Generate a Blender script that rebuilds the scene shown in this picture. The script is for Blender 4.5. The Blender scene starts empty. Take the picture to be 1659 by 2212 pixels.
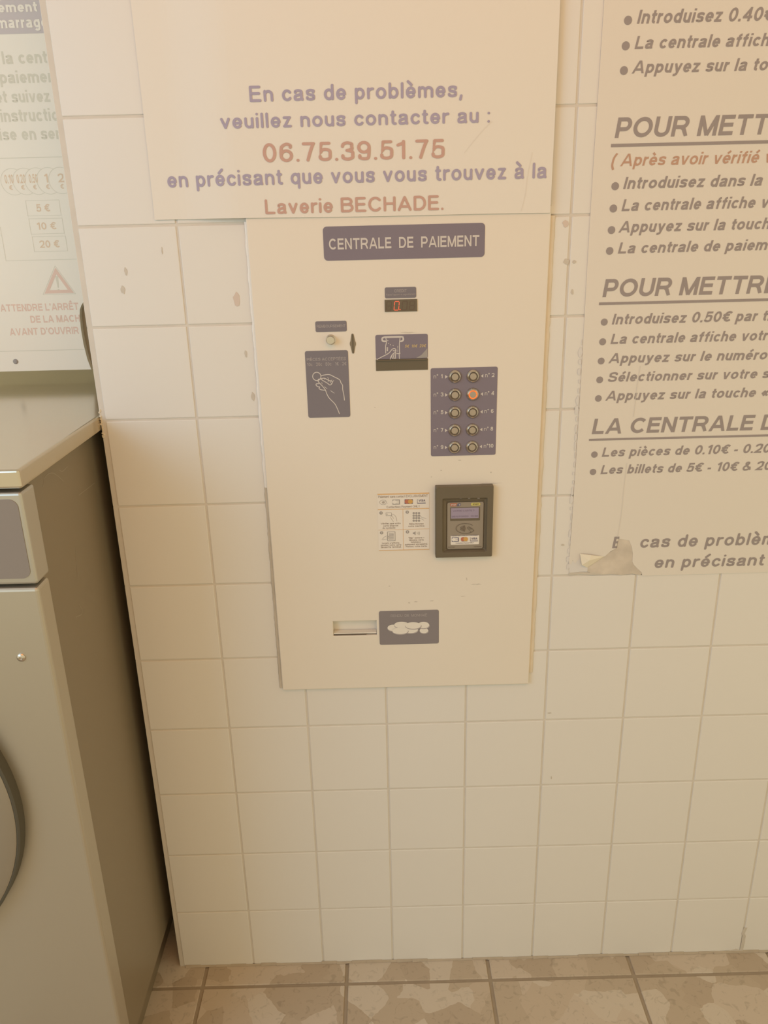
import bpy, bmesh, math, random
from mathutils import Vector, Matrix
from mathutils.geometry import tessellate_polygon

# ------------------------------------------------------------------ camera
SC = bpy.context.scene
FPX = 1708.59
A = Vector((0.34223354, -0.00654551, -0.02456537))
Rv = Matrix.Rotation(A.length, 3, A.normalized())
Bm = Matrix(((1, 0, 0), (0, 0, -1), (0, 1, 0)))
R = Rv @ Bm                                   # world -> (right, down, forward)
CAM = Vector((0.46028674, -1.30739676, 1.51490989))
cam = bpy.data.cameras.new('camera')
cam.sensor_fit = 'VERTICAL'
cam.sensor_height = 24.0
cam.lens = FPX * 24.0 / 2212.0
cam.clip_start = 0.02
camo = bpy.data.objects.new('camera', cam)
SC.collection.objects.link(camo)
rows = [R[0], -R[1], -R[2]]
M4 = Matrix(((rows[0][0], rows[1][0], rows[2][0], CAM[0]),
             (rows[0][1], rows[1][1], rows[2][1], CAM[1]),
             (rows[0][2], rows[1][2], rows[2][2], CAM[2]),
             (0, 0, 0, 1)))
camo.matrix_world = M4
SC.camera = camo

# ------------------------------------------------------------------ light
SC.view_settings.view_transform = 'Standard'
SC.view_settings.look = 'None'
SC.view_settings.gamma = 1.0
SC.view_settings.use_curve_mapping = False
SC.view_settings.exposure = 0.0
W = bpy.data.worlds.new('room_light')
SC.world = W
W.use_nodes = True
bg = W.node_tree.nodes['Background']
bg.inputs[0].default_value = (1.0, 0.89, 0.60, 1)
bg.inputs[1].default_value = 0.855


def area(name, loc, target, sx, sy, power, col):
    l = bpy.data.lights.new(name, 'AREA')
    l.shape = 'RECTANGLE'
    l.size, l.size_y = sx, sy
    l.energy = power
    l.color = col
    o = bpy.data.objects.new(name, l)
    o.location = loc
    d = Vector(target) - Vector(loc)
    o.rotation_euler = d.to_track_quat('-Z', 'Y').to_euler()
    SC.collection.objects.link(o)


area('shop_window_daylight', (-1.35, -1.75, 1.95), (0.3, 0.1, 1.1), 1.3, 1.3, 20.4, (0.352, 0.643, 1.0))
area('ceiling_lamp_light', (0.5, -1.5, 2.6), (0.5, -0.2, 1.2), 1.6, 0.8, 10.8, (1.0, 0.28, 0.02))
area('added_gap_fill', (-0.9, 0.55, 2.2), (-0.4, 0.5, 1.2), 0.5, 0.3, 15.0, (1.0, 0.93, 0.74))  # added unseen fill lamp, brightens the dark gap behind the notice board

# ------------------------------------------------------------------ helpers
random.seed(7)


def ray(u, v):
    d = Vector(((u - 829.5) / FPX, (v - 1106.0) / FPX, 1.0))
    return R.transposed() @ d


def on(u, v, y=0.0):
    """point of the plane y = const (wall, board, machine front) measured in the photo -> (x, z)"""
    d = ray(u, v)
    t = (y - CAM[1]) / d[1]
    p = CAM + d * t
    return p[0], p[2]


def obj(name, bm, mats, parent=None, smooth=False):
    if not isinstance(mats, (list, tuple)):
        mats = [mats]
    me = bpy.data.meshes.new(name)
    if parent is not None:
        o0 = Vector((0, 0, 0))
        p = parent
        while p is not None:
            o0 = o0 + p.location
            p = p.parent
        bmesh.ops.translate(bm, verts=bm.verts, vec=-o0)
    bm.normal_update()
    bm.to_mesh(me)
    bm.free()
    for m in mats:
        me.materials.append(m)
    if smooth:
        for f in me.polygons:
            f.use_smooth = True
    if any(f.use_smooth for f in me.polygons):
        me.set_sharp_from_angle(angle=math.radians(38))
    o = bpy.data.objects.new(name, me)
    SC.collection.objects.link(o)
    if parent is not None:
        o.parent = parent
    return o


def thing(name, label, cat, loc):
    o = bpy.data.objects.new(name, None)
    o.empty_display_size = 0.1
    o.location = loc
    o['label'] = label
    o['category'] = cat
    SC.collection.objects.link(o)
    return o


def box(bm, x0, x1, y0, y1, z0, z1, bev=0.0, seg=2, mat=0):
    r = bmesh.ops.create_cube(bm, size=1.0)
    vs = r['verts']
    for v in vs:
        v.co = Vector(((x0 + x1) / 2 + v.co.x * (x1 - x0), (y0 + y1) / 2 + v.co.y * (y1 - y0), (z0 + z1) / 2 + v.co.z * (z1 - z0)))
    if mat:
        for f in set(f for v in vs for f in v.link_faces):
            f.material_index = mat
    if bev > 0:
        es = list(set(e for v in vs for e in v.link_edges))
        bmesh.ops.bevel(bm, geom=es, offset=bev, segments=seg, affect='EDGES', profile=0.5, material=mat if mat else -1)
    return bm


def prism(bm, pts, y_back, y_front, mat=0, concave=False):
    """polygon in x,z extruded from y_back to y_front (front = towards the camera, smaller y)"""
    a = [bm.verts.new((x, y_front, z)) for x, z in pts]
    b = [bm.verts.new((x, y_back, z)) for x, z in pts]
    ar = sum(pts[i][0] * pts[(i + 1) % len(pts)][1] - pts[(i + 1) % len(pts)][0] * pts[i][1] for i in range(len(pts)))
    if ar < 0:
        a.reverse()
        b.reverse()
    if concave:
        f = []
        for t in tessellate_polygon([[Vector((v.co.x, v.co.z, 0)) for v in a]]):
            for ring_, sgn in ((a, -1), (b, 1)):
                q = bm.faces.new([ring_[i] for i in t])
                q.normal_update()
                if q.normal.y * sgn < 0:
                    q.normal_flip()
                f.append(q)
    else:
        f = [bm.faces.new(a), bm.faces.new(b[::-1])]
    n = len(a)
    for i in range(n):
        f.append(bm.faces.new((a[i], b[i], b[(i + 1) % n], a[(i + 1) % n])))
    for q in f:
        q.material_index = mat
    return bm


def rrect(x0, x1, z0, z1, r, n=5):
    pts = []
    for cx, cz, a0 in ((x1 - r, z1 - r, 0), (x0 + r, z1 - r, 90), (x0 + r, z0 + r, 180), (x1 - r, z0 + r, 270)):
        for i in range(n + 1):
            a = math.radians(a0 + 90 * i / n)
            pts.append((cx + r * math.cos(a), cz + r * math.sin(a)))
    return pts


def quad_rect(tl, tr, br, bl, y):
    """axis aligned rectangle on plane y from four measured corners"""
    p = [on(*q, y) for q in (tl, tr, br, bl)]
    return ((p[0][0] + p[3][0]) / 2, (p[1][0] + p[2][0]) / 2, (p[2][1] + p[3][1]) / 2, (p[0][1] + p[1][1]) / 2)


def lathe(bm, cx, cz, prof, n=32, mat=0, sx=1.0, sz=1.0):
    """prof: list of (radius, y); revolved about the y axis through (cx, cz); first r = 0 and last r = 0 close it"""
    rings = []
    for r, y in prof:
        if r < 1e-7:
            rings.append([bm.verts.new((cx, y, cz))])
        else:
            rings.append([bm.verts.new((cx + sx * r * math.cos(2 * math.pi * i / n), y, cz + sz * r * math.sin(2 * math.pi * i / n))) for i in range(n)])
    fs = []
    for a, b in zip(rings, rings[1:]):
        for i in range(n):
            j = (i + 1) % n
            if len(a) == 1 and len(b) == 1:
                continue
            if len(a) == 1:
                fs.append(bm.faces.new((a[0], b[j], b[i])))
            elif len(b) == 1:
                fs.append(bm.faces.new((a[i], a[j], b[0])))
            else:
                fs.append(bm.faces.new((a[i], a[j], b[j], b[i])))
    for f in fs:
        f.material_index = mat
        f.smooth = True
    return bm


def fix(bm):
    bmesh.ops.recalc_face_normals(bm, faces=bm.faces)
    return bm


# ---- strokes: flat ribbons with mitred joints, the pen of all printed lettering and line art
def clean(p):
    q = [p[0]]
    for a in p[1:]:
        if abs(a[0] - q[-1][0]) + abs(a[1] - q[-1][1]) > 1e-6:
            q.append(a)
    return q


def ribbon(pts, w, closed=False, rnd=False):
    """list of polygons (2-D) covering the stroke"""
    pts = clean(pts)
    if closed and abs(pts[0][0] - pts[-1][0]) + abs(pts[0][1] - pts[-1][1]) < 1e-6:
        pts = pts[:-1]
    n = len(pts)
    h = w / 2
    if n < 2:
        x, y = pts[0]
        return [[(x + h * math.cos(2 * math.pi * i / 14), y + h * math.sin(2 * math.pi * i / 14)) for i in range(14)]]
    L, Rr = [], []
    for i in range(n):
        if closed or 0 < i < n - 1:
            a, b, c = pts[i - 1], pts[i], pts[(i + 1) % n]
            d1 = Vector((b[0] - a[0], b[1] - a[1])).normalized()
            d2 = Vector((c[0] - b[0], c[1] - b[1])).normalized()
        else:
            b = pts[i]
            if i == 0:
                d1 = d2 = Vector((pts[1][0] - b[0], pts[1][1] - b[1])).normalized()
            else:
                d1 = d2 = Vector((b[0] - pts[-2][0], b[1] - pts[-2][1])).normalized()
        n1 = Vector((-d1.y, d1.x))
        n2 = Vector((-d2.y, d2.x))
        m = n1 + n2
        if m.length < 1e-4:
            m = n1
        m.normalize()
        k = min(h / max(m.dot(n1), 0.3), h * 2.4)
        L.append((pts[i][0] + m.x * k, pts[i][1] + m.y * k))
        Rr.append((pts[i][0] - m.x * k, pts[i][1] - m.y * k))
    out = []
    for i in range(n if closed else n - 1):
        j = (i + 1) % n
        out.append([Rr[i], Rr[j], L[j], L[i]])
    if rnd and not closed:
        for e, o_ in ((0, 1), (n - 1, n - 2)):
            c = pts[e]
            a0 = math.atan2(c[1] - pts[o_][1], c[0] - pts[o_][0]) - math.pi / 2
            out.append([(c[0] + h * math.cos(a0 + math.pi * i / 8), c[1] + h * math.sin(a0 + math.pi * i / 8)) for i in range(9)])
    return out


def arc(cx, cy, rx, ry, a0, a1, n=0):
    n = n or max(4, int(abs(a1 - a0) / 15))
    return [(cx + rx * math.cos(math.radians(a0 + (a1 - a0) * i / n)), cy + ry * math.sin(math.radians(a0 + (a1 - a0) * i / n))) for i in range(n + 1)]


def spl(P, n=5):
    out = []
    Q = [P[0]] + list(P) + [P[-1]]
    for i in range(1, len(Q) - 2):
        p0, p1, p2, p3 = Q[i - 1], Q[i], Q[i + 1], Q[i + 2]
        for k in range(n):
            t = k / n
            out.append(tuple(0.5 * (2 * p1[c] + (-p0[c] + p2[c]) * t + (2 * p0[c] - 5 * p1[c] + 4 * p2[c] - p3[c]) * t * t + (-p0[c] + 3 * p1[c] - 3 * p2[c] + p3[c]) * t ** 3) for c in (0, 1)))
    out.append(P[-1])
    return out


def glyph(ch, h, rd):
    """strokes of one character; cap height 1; h = half pen width -> (strokes, width)"""
    B = h if rd else 0.0
    T = 1 - B
    X = 0.725 - B
    D = -0.28 + B
    b, t, x = h, 1 - h, 0.725 - h
    E = 0 if rd else h          # how far butt ends run on
    acc = {'è': ('e', 'g'), 'é': ('e', 'a'), 'ê': ('e', 'c'), 'à': ('a', 'g'), 'È': ('E', 'g'), 'É': ('E', 'a'), 'Ê': ('E', 'c')}
    if ch in acc:
        base, k = acc[ch]
        s, w = glyph(base, h, rd)
        y0 = 0.80 if base.islower() else 1.07
        m = w / 2
        if k == 'g':
            s = s + [[(m - .17, y0 + .23), (m + .04, y0 + .03)]]
        elif k == 'a':
            s = s + [[(m + .17, y0 + .23), (m - .04, y0 + .03)]]
        else:
            s = s + [[(m - .16, y0 + .02), (m, y0 + .16), (m + .16, y0 + .02)]]
        return s, w
    bow = lambda w: arc(w / 2, .3625, w / 2 - h, .3625 - h, 0, 360, 22)
    if ch == ' ':
        return [], .26
    if ch == 'A':
        if rd:
            return [[(h, B), (.47, T), (.94 - h, B)], [(.22, .30), (.72, .30)]], .94
        return [[(h * .8, -.06), (.47 - h * .15, 1.06)], [(.94 - h * .8, -.06), (.47 + h * .15, 1.06)], [(.22, .30), (.72, .30)]], .94
    if ch == 'B':
        return [[(h, b), (h, t), (.48, t)] + arc(.48, (t + .53) / 2, .24, (t - .53) / 2, 90, -90) + [(h, .53)],
                [(h, .53), (.50, .53)] + arc(.50, (b + .53) / 2, .30 - h * .3, (.53 - b) / 2, 90, -90) + [(h, b)]], .84
    if ch == 'C':
        return [arc(.48, .5, .48 - h, .5 - h, 42, 318)], .90
    if ch == 'D':
        return [[(h, b), (h, t), (.38, t)] + arc(.38, .5, .46 - h, .5 - h, 90, -90, 14) + [(h, b)]], .84
    if ch == 'E':
        return [[(.72 - B, t), (h, t), (h, b), (.74 - B, b)], [(h, .52), (.68 - B, .52)]], .74
    if ch == 'F':
        return [[(.70 - B, t), (h, t), (h, B)], [(h, .5), (.62 - B, .5)]], .70
    if ch == 'G':
        return [arc(.48, .5, .48 - h, .5 - h, 45, 325) + [(.90 - h, .2), (.90 - h, .46), (.52, .46)]], .92
    if ch == 'H':
        return [[(h, B), (h, T)], [(.82 - h, B), (.82 - h, T)], [(h, .52), (.82 - h, .52)]], .82
    if ch == 'I' or ch == 'l':
        return [[(h, B), (h, T)]], 2 * h
    if ch == 'J':
        return [[(.58 - h, T), (.58 - h, .3)] + arc(.30, .3, .28 - h, .3 - h, 0, -170)], .58
    if ch == 'L':
        return [[(h, T), (h, b), (.68 - B, b)]], .68
    if ch == 'M':
        return [[(h, B), (h, T)], [(1.0 - h, B), (1.0 - h, T)], [(h * 1.1, T), (.5, h * .1)], [(1 - h * 1.1, T), (.5, h * .1)]], 1.0
    if ch == 'N':
        return [[(h, B), (h, T)], [(.82 - h, B), (.82 - h, T)], [(h * 1.1, T), (.82 - h * 1.1, B)]], .82
    if ch == 'O':
        return [arc(.5, .5, .5 - h, .5 - h, 0, 360, 28)], 1.0
    if ch == 'P':
        return [[(h, B), (h, t), (.46, t)] + arc(.46, (t + .42) / 2, .32 - h, (t - .42) / 2, 90, -90) + [(h, .42)]], .78
    if ch == 'Q':
        return [arc(.5, .5, .5 - h, .5 - h, 0, 360, 28), [(.58, .28), (.92, -.02)]], 1.0
    if ch == 'R':
        return [[(h, B), (h, t), (.50, t)] + arc(.50, (t + .46) / 2, .34 - h, (t - .46) / 2, 90, -90) + [(h, .46)], [(.46, .46), (.60, .38), (.88 - h, B)]], .88
    if ch == 'S':
        return [spl([(.76 - h, .70), (.66, t - .06), (.40, t), (.14, t - .07), (h + .03, .73), (.16, .58), (.42, .51), (.66, .43), (.79 - h, .28), (.66, b + .06), (.41, b), (.14, b + .06), (h, .30)])], .80
    if ch == 'T':
        return [[(B, t), (.80 - B, t)], [(.40, t), (.40, B)]], .80
    if ch == 'U':
        return [[(h, T), (h, .36)] + arc(.41, .36, .41 - h, .36 - h, 180, 360, 14) + [(.82 - h, T)]], .82
    if ch == 'V':
        return [[(h * .8, 1.06), (.44 - h * .15, -.06)], [(.88 - h * .8, 1.06), (.44 + h * .15, -.06)]] if not rd else [[(h, T), (.44, b), (.88 - h, T)]], .88
    if ch == 'W':
        return [[(h, T), (.33, b * .7), (.62, T), (.91, b * .7), (1.24 - h, T)]], 1.24
    if ch == 'X':
        return [[(h, B), (.82 - h, T)], [(h, T), (.82 - h, B)]], .82
    if ch == 'Y':
        return [[(h, T), (.43, .45), (.86 - h, T)], [(.43, .45), (.43, B)]], .86
    if ch == 'Z':
        return [[(B, t), (.72 - B, t)], [(.72 - h * 1.3, t), (h * 1.3, b)], [(B, b), (.76 - B, b)]], .76
    if ch == 'a':
        return [spl([(h + .03, .52), (.13, x - .04), (.30, x), (.47, x - .05), (.58 - h, x - .17)]) + [(.58 - h, .20), (.62 - h, B)],
                spl([(.58 - h, .44), (.34, .38), (.12, .31), (h, .19), (.12, b + .015), (.28, b), (.46, .14), (.58 - h, .26)])], .62
    if ch == 'b':
        return [[(h, B), (h, T)], bow(.62)], .62
    if ch == 'c':
        return [arc(.32, .3625, .32 - h, .3625 - h, 40, 320)], .58
    if ch == 'd':
        return [[(.62 - h, B), (.62 - h, T)], bow(.62)], .62
    if ch == 'e':
        return [[(h, .36), (.62 - h, .36)] + arc(.31, .3625, .31 - h, .3625 - h, 0, 322)], .62
    if ch == 'f':
        return [[(.20, B), (.20, .80)] + arc(.38, .80, .18, .20 - h, 180, 95), [(B, x), (.40 - B, x)]], .40
    if ch == 'g':
        return [bow(.62), [(.62 - h, X), (.62 - h, -.05)] + arc(.31, -.04, .31 - h, .24 - h, 0, -150)], .62
    if ch == 'h':
        return [[(h, B), (h, T)], [(h, .42)] + arc(.30, .42, .30 - h, .3 - h, 180, 0) + [(.60 - h, B)]], .60
    if ch == 'i':
        return [[(h, B), (h, X)], [(h, 1 - h)] if rd else [(h, .86), (h, 1.0)]], 2 * h
    if ch == 'j':
        return [[(.12, X), (.12, -.1), (.0, -.2)], [(.12, .86), (.12, 1)]], .2
    if ch == 'm':
        return [[(h, B), (h, X)], [(h, .44)] + arc(.27, .44, .27 - h, .28 - h, 180, 0) + [(.54 - h, B)], [(.54 - h, .44)] + arc(.75 - h, .44, .21, .28 - h, 180, 0) + [(.96 - h, B)]], .96
    if ch == 'n':
        return [[(h, B), (h, X)], [(h, .42)] + arc(.30, .42, .30 - h, .3 - h, 180, 0) + [(.60 - h, B)]], .60
    if ch == 'o':
        return [bow(.66)], .66
    if ch == 'p':
        return [[(h, D), (h, X)], bow(.62)], .62
    if ch == 'q':
        return [[(.62 - h, D), (.62 - h, X)], bow(.62)], .62
    if ch == 'r':
        return [[(h, B), (h, X)], [(h, .40)] + arc(.34, .42, .34 - h, .30 - h, 180, 85)], .40
    if ch == 's':
        return [spl([(.55 - h, .52), (.48, x - .04), (.29, x), (.12, x - .05), (h + .02, .53), (.14, .41), (.32, .365), (.47, .31), (.57 - h, .20), (.46, b + .04), (.29, b), (.11, b + .04), (h, .20)])], .58
    if ch == 't':
        return [[(.17, .94 - B), (.17, .2)] + arc(.31, .2, .14, .2 - h, 180, 280), [(B, x), (.38 - B, x)]], .38
    if ch == 'u':
        return [[(h, X), (h, .3)] + arc(.29, .3, .29 - h, .3 - h, 180, 360), [(.58 - h, X), (.58 - h, B)]], .58
    if ch == 'v':
        return [[(h * .85, .76), (.31 - h * .1, -.05)], [(.62 - h * .85, .76), (.31 + h * .1, -.05)]] if not rd else [[(h, X), (.31, b), (.62 - h, X)]], .62
    if ch == 'x':
        return [[(h, B), (.58 - h, X)], [(h, X), (.58 - h, B)]], .58
    if ch == 'y':
        return [[(h * .9, X), (.32, .08)], [(.62 - h * .9, X), (.30, -.12), (.18, -.28 + h), (.05, -.28 + h)]], .62
    if ch == 'z':
        return [[(B, x), (.53 - B, x)], [(.53 - h * 1.3, x), (h * 1.3, b)], [(B, b), (.56 - B, b)]], .56
    if ch == '0':
        return [arc(.34, .5, .34 - h, .5 - h, 0, 360, 24)], .68
    if ch == '1':
        return [[(.36, B), (.36, T)], [(.36, T - h * .9), (.08, .74)]], .48
    if ch == '2':
        return [spl([(h, .70), (.10, t - .09), (.33, t), (.56, t - .06), (.65 - h, .71), (.55, .50), (.32, .28), (h + .02, b)]) + [(.68 - B, b)]], .68
    if ch == '3':
        return [spl([(h, .74), (.13, t - .06), (.32, t), (.53, t - .06), (.62 - h, .74), (.54, .59), (.30, .53)]), spl([(.30, .53), (.56, .46), (.66 - h, .29), (.56, b + .07), (.32, b), (.11, b + .06), (h, .26)])], .66
    if ch == '4':
        return [[(.50, B), (.50, T)], [(.50, T - h * .9), (h, .32)], [(B * .6, .30), (.72 - B, .30)]], .72
    if ch == '5':
        return [[(.62 - B, t), (.16, t), (h + .03, .47)] + spl([(h + .03, .47), (.18, .57), (.34, .61), (.56, .54), (.66 - h, .34), (.55, b + .07), (.32, b), (.11, b + .06), (h, .25)])], .67
    if ch == '6':
        return [arc(.34, .33, .34 - h, .33 - h, 0, 360, 20), spl([(h, .33), (h + .01, .60), (.14, t - .12), (.36, t), (.55, t - .06), (.64 - h, .76)])], .68
    if ch == '7':
        return [[(B, t), (.66 - B, t)], spl([(.66 - h * 1.2, t), (.42, .55), (.27, B)])], .66
    if ch == '8':
        return [arc(.34, .735, .30 - h, .265 - h, 0, 360, 18), arc(.34, .285, .34 - h, .285 - h * .6, 0, 360, 20)], .68
    if ch == '9':
        return [arc(.34, .67, .34 - h, .33 - h, 0, 360, 20), spl([(.68 - h, .67), (.67 - h, .40), (.54, .12), (.32, b), (.13, b + .06), (.04 + h, .24)])], .68
    if ch == '.':
        return [[(h, h)] if rd else [(h, 0), (h, 2 * h)]], 2 * h
    if ch == ',':
        return [[(h + .03, h), (h - .02, -.14)]], 2 * h
    if ch == ':':
        return [[(h, h)] if rd else [(h, 0), (h, 2 * h)], [(h, .62)] if rd else [(h, .5), (h, .5 + 2 * h)]], 2 * h
    if ch == '-':
        return [[(0, .34), (.34, .34)]], .34
    if ch == '+':
        return [[(0, .4), (.5, .4)], [(.25, .15), (.25, .65)]], .5
    if ch == '/':
        return [[(0, 0), (.34, 1)]], .34
    if ch == '(':
        return [spl([(.26, 1.05), (.10, .72), (.07, .38), (.10, .05), (.26, -.28)])], .26
    if ch == '!':
        return [[(h, 1), (h, .3)], [(h, 0), (h, 2 * h)]], 2 * h
    if ch == '?':
        return [spl([(h, .72), (.14, .93), (.34, 1 - h), (.54, .92), (.60, .74), (.48, .55), (.33, .42), (.32, .28)]), [(.32, 0), (.32, 2 * h)]], .64
    if ch in "'\"":
        return ([[(h, 1), (h, .70)]], 2 * h) if ch == "'" else ([[(h, 1), (h, .70)], [(.28, 1), (.28, .70)]], .34)
    if ch == '«':
        return [[(.30, .62), (.10, .37), (.30, .12)], [(.56, .62), (.36, .37), (.56, .12)]], .58
    if ch == '°':
        return [arc(.18, .84, .12, .12, 0, 360)], .36
    if ch == '&':
        return [spl([(.80, b), (.30, .62), (.22, .82), (.36, t), (.50, .82), (.38, .62), (.12, .42), (h, .24), (.18, b + .02), (.34, b), (.58, .14), (.72, .42)])], .82
    if ch == '€':
        return [arc(.50, .5, .42 - h, .5 - h, 48, 312), [(0, .635), (.58, .635)], [(0, .375), (.54, .375)]], .74
    return [], .3


def split_sharp(q):
    """cut a stroke at its corners, so that round ends join the pieces"""
    out, cur = [], [q[0]]
    for i in range(1, len(q)):
        cur.append(q[i])
        if i < len(q) - 1:
            a = Vector((q[i][0] - q[i - 1][0], q[i][1] - q[i - 1][1]))
            b = Vector((q[i + 1][0] - q[i][0], q[i + 1][1] - q[i][1]))
            if a.length > 1e-6 and b.length > 1e-6 and a.normalized().dot(b.normalized()) < .76:
                out.append(cur)
                cur = [q[i]]
    out.append(cur)
    return out


def set_line(s, pen, rnd=False, shear=0.0, sp=None):
    """-> list of (polygon, layer), total width, in cap heights"""
    h = pen / 2
    sp = (0.13 if sp is None else sp)
    cx = 0.0
    out = []
    for k, ch in enumerate(s):
        st, w = glyph(ch, h, rnd)
        lo = 0.0 if ch not in 'gjpqy,(€Q' else -1.0
        hi = .725 if ch in 'acemnorsuvwxyzpqg' else (1.0 if ch not in "(éèêàÉÈÊ°" else 2.0)
        if rnd:
            st = [p_ for q in st for p_ in split_sharp(q)]
        for li, q in enumerate(st):
            closed = len(q) > 3 and abs(q[0][0] - q[-1][0]) + abs(q[0][1] - q[-1][1]) < 1e-6
            for pi_, poly in enumerate(ribbon(q, pen, closed, rnd)):
                out.append(([(px + cx + shear * min(max(py, lo), hi), min(max(py, lo), hi)) for px, py in poly], li * 4 + (pi_ % 24) * .35))
        cx += w + sp
        if ch in 'rt' and k + 1 < len(s) and not rnd:
            cx -= .03
    return out, cx - sp


def write(bm, s, L, T, Rr, y, pen=.2, rnd=False, shear=0.0, ref=None, sp=None, mat=0, height=None):
    """lettering on the plane y: L = photo point of the first letter's foot, T = photo row of its cap top,
    Rr = photo column where `ref` (or s) ends"""
    x0, z0 = on(L[0], L[1], y)
    zt = on(L[0], T, y)[1]
    x1 = on(Rr, L[1], y)[0]
    cap = height or (zt - z0)
    polys, w = set_line(s, pen, rnd, shear, sp)
    if ref:
        w = set_line(ref, pen, rnd, shear, sp)[1]
    k = (x1 - x0) / w
    put(bm, polys, x0, z0, k, cap, y, mat)


def put(bm, polys, x0, z0, kx, kz, y, mat=0):
    for poly, li in polys:
        vs = [bm.verts.new((x0 + px * kx, y - li * 1.2e-5, z0 + pz * kz)) for px, pz in poly]
        a = sum(poly[i][0] * poly[(i + 1) % len(poly)][1] - poly[(i + 1) % len(poly)][0] * poly[i][1] for i in range(len(poly)))
        if a < 0:
            vs.reverse()
        f = bm.faces.new(vs)
        f.material_index = mat


def write_at(bm, s, x0, z0, cap, y, pen=.16, kx=1.0, center=False, mat=0, shear=0.0, width=None):
    polys, w = set_line(s, pen, False, shear)
    k = width / w if width else kx * cap
    if center:
        x0 -= w * k / 2
    put(bm, polys, x0, z0, k, cap, y, mat)


LAY = [0]


def draw(bm, pts, w, y, closed=False, mat=0, rnd=True, smooth=True, layer=None):
    """a line drawn on plane y; pts already (x, z)"""
    if smooth and len(pts) > 2:
        pts = spl(list(pts) + ([pts[0]] if closed else []))
    LAY[0] = (LAY[0] + 1) % 12
    yy = y - LAY[0] * 1.0e-5
    for pi_, poly in enumerate(ribbon(pts, w, closed, rnd)):
        put(bm, [(poly, (pi_ % 12) * .2)], 0, 0, 1, 1, yy, mat)


def fill(bm, pts, y, mat=0):
    LAY[0] = (LAY[0] + 1) % 12
    put(bm, [(pts, 0)], 0, 0, 1, 1, y - LAY[0] * 1.0e-5, mat)


def disc(bm, cx, cz, r, y, n=20, mat=0, rz=None):
    fill(bm, [(cx + r * math.cos(2 * math.pi * i / n), cz + (rz or r) * math.sin(2 * math.pi * i / n)) for i in range(n)], y, mat)


# ------------------------------------------------------------------ materials
def mat(name, col, rough=.5, metal=0.0, spec=.5, bump=0.0, bscale=40.0, var=0.0, vscale=6.0, emit=None, es=0.0, coat=0.0, aniso=None):
    m = bpy.data.materials.new(name)
    m.use_nodes = True
    nt = m.node_tree
    p = nt.nodes['Principled BSDF']
    p.inputs['Base Color'].default_value = (*col, 1)
    p.inputs['Roughness'].default_value = rough
    p.inputs['Metallic'].default_value = metal
    p.inputs['Specular IOR Level'].default_value = spec
    p.inputs['Coat Weight'].default_value = coat
    if emit:
        p.inputs['Emission Color'].default_value = (*emit, 1)
        p.inputs['Emission Strength'].default_value = es
    tc = nt.nodes.new('ShaderNodeTexCoord')
    if var > 0:
        n = nt.nodes.new('ShaderNodeTexNoise')
        n.inputs['Scale'].default_value = vscale
        n.inputs['Detail'].default_value = 6
        nt.links.new(tc.outputs['Object'], n.inputs['Vector'])
        mx = nt.nodes.new('ShaderNodeMix')
        mx.data_type = 'RGBA'
        mx.inputs[6].default_value = (*[c * (1 - var) for c in col], 1)
        mx.inputs[7].default_value = (*[min(1, c * (1 + var)) for c in col], 1)
        nt.links.new(n.outputs['Fac'], mx.inputs[0])
        nt.links.new(mx.outputs[2], p.inputs['Base Color'])
    if bump > 0:
        n2 = nt.nodes.new('ShaderNodeTexNoise')
        n2.inputs['Scale'].default_value = bscale
        n2.inputs['Detail'].default_value = 4
        if aniso:
            mp = nt.nodes.new('ShaderNodeMapping')
            mp.inputs['Scale'].default_value = aniso
            nt.links.new(tc.outputs['Object'], mp.inputs['Vector'])
            nt.links.new(mp.outputs['Vector'], n2.inputs['Vector'])
        else:
            nt.links.new(tc.outputs['Object'], n2.inputs['Vector'])
        b = nt.nodes.new('ShaderNodeBump')
        b.inputs['Strength'].default_value = bump
        b.inputs['Distance'].default_value = 0.002
        nt.links.new(n2.outputs['Fac'], b.inputs['Height'])
        nt.links.new(b.outputs['Normal'], p.inputs['Normal'])
    return m


M = {}
M['tile'] = mat('white_glazed_tile', (.76, .735, .68), .30, spec=.35, bump=.04, bscale=9, var=.015, vscale=5)
M['grout'] = mat('tile_grout', (.665, .62, .545), .9, spec=.1, var=.10, vscale=25)
M['plate'] = mat('cream_painted_steel', (.775, .715, .615), .38, spec=.35, bump=.03, bscale=14, var=.015, vscale=7)
M['slot_in'] = mat('cream_recess_paint', (.78, .74, .66), .5, spec=.3)
M['sealant'] = mat('yellowed_sealant', (.735, .65, .525), .7, spec=.2, var=.12, vscale=30)
M['caulk'] = mat('white_sealant', (.86, .83, .77), .6, spec=.3, var=.05, vscale=30)
M['joint'] = mat('grimy_floor_joint', (.46, .385, .29), .9, spec=.1, var=.15, vscale=40)
M['crumb'] = mat('sealant_crumbs', (.70, .62, .48), .8, spec=.1)
M['dirt_seal'] = mat('dirty_sealant', (.58, .52, .42), .8, spec=.2, var=.18, vscale=40)
M['paper'] = mat('cream_poster_paper', (.775, .735, .655), .5, spec=.3, bump=.05, bscale=5, var=.012, vscale=4)
M['paper_right'] = mat('white_poster_vinyl', (.745, .70, .625), .5, spec=.3, bump=.05, bscale=5, var=.012, vscale=4)
M['ink_lav'] = mat('hazed_violet_ink', (.40, .36, .46), .6, spec=.2, var=.08, vscale=30)  # poster inks down to ink_or carry the lens haze as lighter colour
M['ink_red'] = mat('hazed_red_ink', (.56, .36, .295), .6, spec=.2, var=.08, vscale=30)
M['ink_br'] = mat('hazed_dark_ink', (.335, .295, .285), .6, spec=.2, var=.04, vscale=30)
M['ink_or'] = mat('hazed_orange_ink', (.52, .33, .24), .6, spec=.2, var=.05, vscale=30)
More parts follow.
